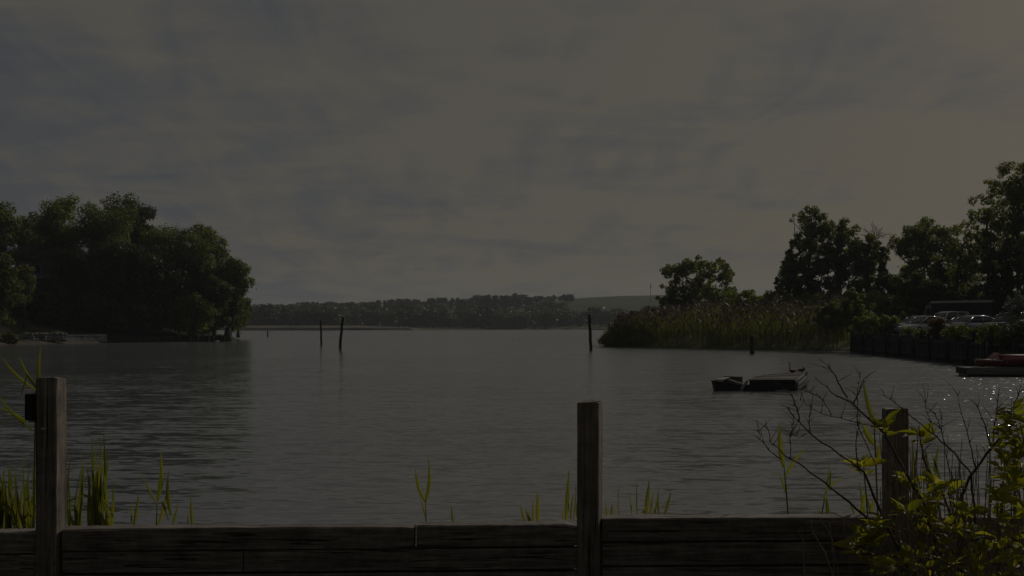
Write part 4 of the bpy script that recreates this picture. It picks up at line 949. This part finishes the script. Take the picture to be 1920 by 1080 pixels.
reed('tall arching reed beside the black box of the tall post', 7.5, [(74, 735, 66, 638, 9, .03), (70, 730, 43, 662, 7, .04), (70, 735, -4, 664, 7, .05), (60, 806, -4, 716, 6, .06), (50, 792, -6, 762, 7, -.06), (66, 800, 74, 735, 9), (52, 700, 50, 745, 4)], [(68, 735), (66, 800), (64, 900), (64, 1000)])
def clump(label, Y, x0, x1, base, tops, n, seed):
    r = random.Random(seed); bl_ = []
    for i in range(n):
        px = r.uniform(x0, x1); tp = np.interp(px, [q[0] for q in tops], [q[1] for q in tops]) + r.random()**1.2*95
        bl_.append((px, base + r.uniform(0, 12), px + r.uniform(-14, 16), min(tp, base-25), r.uniform(4.5, 9), r.uniform(-.06, .06)))
        if i % 6 == 0:
            q = bl_[-1]; mxp, myp = q[0]*.45 + q[2]*.55, q[1]*.45 + q[3]*.55; sg = r.choice((-1, 1)); bl_.append((mxp, myp, mxp + sg*r.uniform(14, 34), myp + r.uniform(-22, 26), r.uniform(4, 7), -.12*sg))
    return reed(label, Y, bl_, None, 'reed_clump')
clump('dense bright reed clump beside the sunlit face of the tall post', 7.7, 130, 208, 1000, [(130, 830), (150, 860), (170, 808), (188, 805), (200, 865), (212, 910)], 40, 5)
clump('dense reed clump cut by the picture edge beside the tall post', 7.6, -12, 66, 1005, [(-12, 850), (10, 838), (30, 870), (52, 830), (66, 850)], 42, 6)

# ------------------------------------------------------------------ near shrubs
Ys = 6.45
def tw(mb, pts, r0, r1, Y=Ys, dy=0.0, wob=.006, r=random.Random(2)):
    P = []
    raw = [at(p[0], p[1], Y + dy*i/(len(pts)-1)) for i, p in enumerate(pts)]
    for i in range(len(raw)-1):
        for k in range(4):
            f = k/4; P.append(raw[i].lerp(raw[i+1], f) + Vector((r.uniform(-wob, wob), r.uniform(-wob, wob), r.uniform(-wob, wob))))
    P.append(raw[-1]); n = len(P)
    mb.tube(P, [1.0*(r0 + (r1-r0)*i/(n-1))*r.uniform(.92, 1.12) for i in range(n)], 6); return P
rb = thing('bare_shrub', 'leafless dark-twigged shrub reaching over the wall from the corner', 'shrub', (0, 0, 0))
mb = MB(); r = random.Random(17)
main = [
 ([(1770, 1120), (1735, 950), (1705, 897), (1658, 815), (1600, 757), (1569, 743), (1530, 710)], .011, .002),
 ([(1600, 757), (1612, 735), (1620, 710)], .005, .0018), ([(1588, 745), (1566, 705), (1553, 679)], .005, .0015),
 ([(1740, 1120), (1700, 1060), (1655, 970), (1619, 885), (1596, 866), (1522, 815), (1491, 784), (1476, 764)], .010, .002),
 ([(1499, 790), (1494, 765), (1483, 737)], .004, .0014), ([(1519, 812), (1516, 790), (1521, 760)], .0035, .0014), ([(1516, 812), (1498, 819), (1472, 815)], .003, .0012),
 ([(1800, 1120), (1720, 1040), (1623, 967), (1561, 916), (1507, 875), (1472, 856), (1444, 827), (1435, 788)], .009, .0018),
 ([(1464, 862), (1440, 842), (1425, 823), (1420, 792)], .004, .0014), ([(1484, 860), (1482, 820), (1489, 790)], .003, .0012),
 ([(1806, 1120), (1802, 1030), (1802, 935), (1818, 893), (1860, 838), (1899, 795), (1935, 770)], .012, .004),
 ([(1860, 838), (1845, 795), (1829, 753)], .005, .0015), ([(1862, 834), (1868, 780), (1874, 728)], .005, .0015), ([(1830, 880), (1812, 810), (1796, 742)], .004, .0013),
 ([(1880, 815), (1900, 760), (1912, 735)], .004, .0013),
 ([(1830, 1000), (1821, 889), (1790, 850), (1755, 819), (1700, 775), (1658, 741)], .007, .0016), ([(1755, 819), (1740, 780), (1735, 755)], .003, .0012), ([(1772, 835), (1760, 795), (1753, 772)], .003, .0012),
 ([(1872, 1120), (1872, 1010), (1884, 920), (1919, 889), (1950, 870)], .010, .004),
 ([(1640, 868), (1610, 800), (1607, 740), (1613, 700)], .003, .0012), ([(1607, 880), (1605, 830), (1613, 780)], .004, .0015),
 ([(1560, 780), (1545, 752), (1530, 740), (1510, 735)], .003, .001), ([(1640, 800), (1610, 795), (1540, 775), (1500, 750)], .003, .001),
 ([(1790, 1000), (1770, 930), (1730, 860), (1722, 800)], .007, .003), ([(1900, 980), (1890, 900), (1875, 830), (1868, 780)], .004, .0015), ([(1790, 905), (1775, 860), (1766, 800), (1762, 770)], .003, .0012),
]
alltw = []
for pts, a, b in main: alltw += [tw(mb, pts, a, b, Ys + r.uniform(-.15, .15), r.uniform(-.2, .1), .005)]
for P in alltw:
    for q in range(5):
        i = r.randrange(len(P)//3, len(P)); p = P[i]; a = r.uniform(-1.2, 1.2); l = r.uniform(.03, .14)
        e = p + Vector((math.sin(a)*l - .02, r.uniform(-.05, .05), math.cos(a)*l)); mb.tube([p, p.lerp(e, .5) + Vector((.006, 0, .004)), e], [.0022, .0016, .0009], 5)
    for i in range(len(P)//3, len(P), 2):           # buds
        p = P[i]; mb.ell(p + Vector((r.uniform(-.006, .006), -.003, .004)), (.0035, .0035, .006), 6, 4)
mb.build('branches', M_twig, rb, True)
ls = thing('dry_stems', 'pale dry bent stems leaning on the rail beside the leafy shrub', 'dry stems', (0, 0, 0)); mb = MB()
for pts, a in [([(1520, 975), (1524, 1000), (1545, 1035), (1575, 1120)], .005), ([(1503, 990), (1507, 1030), (1510, 1120)], .004), ([(1497, 995), (1506, 1020), (1509, 1100)], .003), ([(1535, 968), (1560, 1010), (1580, 1120)], .0035), ([(1555, 980), (1562, 1040), (1566, 1120)], .004),
               ([(1580, 975), (1590, 1040), (1602, 1120)], .0035), ([(1600, 990), (1640, 1050), (1660, 1120)], .004), ([(1688, 862), (1705, 950), (1720, 1120)], .005), ([(1693, 890), (1720, 990), (1745, 1120)], .005), ([(1668, 850), (1682, 930), (1712, 1110)], .005), ([(1650, 980), (1680, 1010), (1740, 1120)], .004), ([(1560, 962), (1600, 978), (1650, 1000), (1700, 1040)], .0035)]:
    tw(mb, pts[::-1], a, a*.6, 6.6 + r.uniform(-.1, .1), 0, .003)
for i in range(110):
    px = r.uniform(1640, 1925); top = r.uniform(800, 1000); tw(mb, [(px + r.uniform(-40, 60), 1120), (px + r.uniform(-15, 15), (top+1120)/2), (px, top)], .0042, .002, 6.55 + r.uniform(-.25, .25), 0, .003)
mb.build('stalks', M_deadstem, ls, True)

def leaf_shape(mb, base, d, nrm, ln, wd, curl):
    d = d.normalized(); side = d.cross(nrm).normalized(); up = side.cross(d).normalized(); vs = []; n = 5
    for i in range(n+1):
        f = i/n; w = wd*.5*math.sin(math.pi*min(1, f*.93+.04)**.8)*(1 - .25*f); p = base + d*ln*f - up*curl*ln*f*f
        vs += [p - side*w + up*w*.35, p, p + side*w + up*w*.35]
    mb.add(vs, [(3*i, 3*i+1, 3*i+4, 3*i+3) for i in range(n)] + [(3*i+1, 3*i+2, 3*i+5, 3*i+4) for i in range(n)])
def rosette(mb, c, r, n, ln, upness=.4):
    a0 = r.uniform(0, 6.28)
    for k in range(n):
        a = a0 + k*2.4; el = r.uniform(-.9, 1.4)*upness + .3
        d = Vector((math.cos(a)*math.cos(el), math.sin(a)*math.cos(el), math.sin(el) + .1)); l = ln*r.uniform(.6, 1.2)
        nrm = Vector((-d.x*.5 + r.uniform(-.7, .7), -d.y*.4 + r.uniform(-1.5, .4), r.uniform(.25, 1))); leaf_shape(mb, c + d*.01 + Vector((0, 0, -.02*k/n)), d, nrm, l, l*r.uniform(.42, .58), r.uniform(.05, .45))
ls = thing('leafy_shrub', 'yellow-green broad-leaved shrub filling the corner in front of the wall', 'shrub', (0, 0, 0)); mb = MB(); sb = MB(); r = random.Random(23)
keys = [(1658, 797, 6.5), (1724, 816, 6.5), (1619, 872, 6.45), (1900, 768, 6.4), (1912, 790, 6.3), (1709, 908, 6.5), (1628, 1005, 6.2), (1605, 1020, 6.2), (1648, 985, 6.2), (1752, 905, 6.4), (1776, 912, 6.45), (1893, 860, 6.3), (1908, 840, 6.4), (1916, 900, 6.3), (1740, 960, 6.3)]
for px, py, Y in keys:
    c = at(px, py, Y); rosette(mb, c, r, 8, .115); rosette(mb, c + Vector((.01, .02, -.05)), r, 5, .09)
    tw(sb, [(px + r.uniform(30, 90), 1120), (px + r.uniform(5, 40), (py+1100)/2), (px, py)], .006, .003, Y, 0, .004)
for i in range(88):
    while True:
        px, py = r.uniform(1600, 1945), r.uniform(880, 1110)
        lim = np.interp(px, [1600, 1640, 1690, 1760, 1860, 1890, 1945], [1000, 985, 925, 895, 905, 800, 760])
        if py > lim + r.uniform(0, 30): break
    Y = r.uniform(5.75, 6.65); c = at(px, py, Y); rosette(mb, c, r, r.randrange(4, 7), r.uniform(.065, .115))
    if i % 3 == 0: tw(sb, [(px + r.uniform(-30, 60), 1150), (px + r.uniform(-10, 25), (py+1120)/2), (px, py)], .005, .0025, Y, 0, .004)
for i in range(32):
    px, py = r.uniform(1872, 1945), r.uniform(760, 960); Y = r.uniform(6.0, 6.6); rosette(mb, at(px, py, Y), r, r.randrange(3, 6), r.uniform(.06, .105))
mb.build('foliage', M_shrubleaf, ls, True); sb.build('stems', M_deadstem, ls, True)

# dark weeds filling the foot of the shrub and some lawn grass by the wall
bl = []; rng = np.random.default_rng(12)
for i in range(5000):
    x = rng.uniform(-3.6, 4.2); y = rng.uniform(5.0, 6.8); hgt = rng.uniform(.03, .10); a = rng.uniform(0, 6.28); w = .004; l = rng.normal(size=2)*.03
    bl += [(x-w*math.cos(a), y-w*math.sin(a), .79), (x+w*math.cos(a), y+w*math.sin(a), .79), (x+l[0]*.5+w*.6*math.cos(a), y+l[1]*.5, .79+hgt*.6), (x+l[0], y+l[1], .79+hgt)]
tag(npmesh('grass', np.array(bl), 4, M_blade), 'short lawn grass in front of the timber wall', 'grass', kind='stuff')

# ------------------------------------------------------------------ thin summer haze
hz = MB().box(-1400, 1400, -60, 1650, -3, 60).build('haze', None); tag(hz, kind='stuff')
m, t = newmat('haze'); pv_ = node(t, 'ShaderNodeVolumePrincipled', {'Color': (.88, .93, .97, 1), 'Density': .00019, 'Anisotropy': .2})
o_ = t.nodes.new('ShaderNodeOutputMaterial'); t.links.new(pv_.outputs[0], o_.inputs['Volume']); hz.data.materials.append(m)
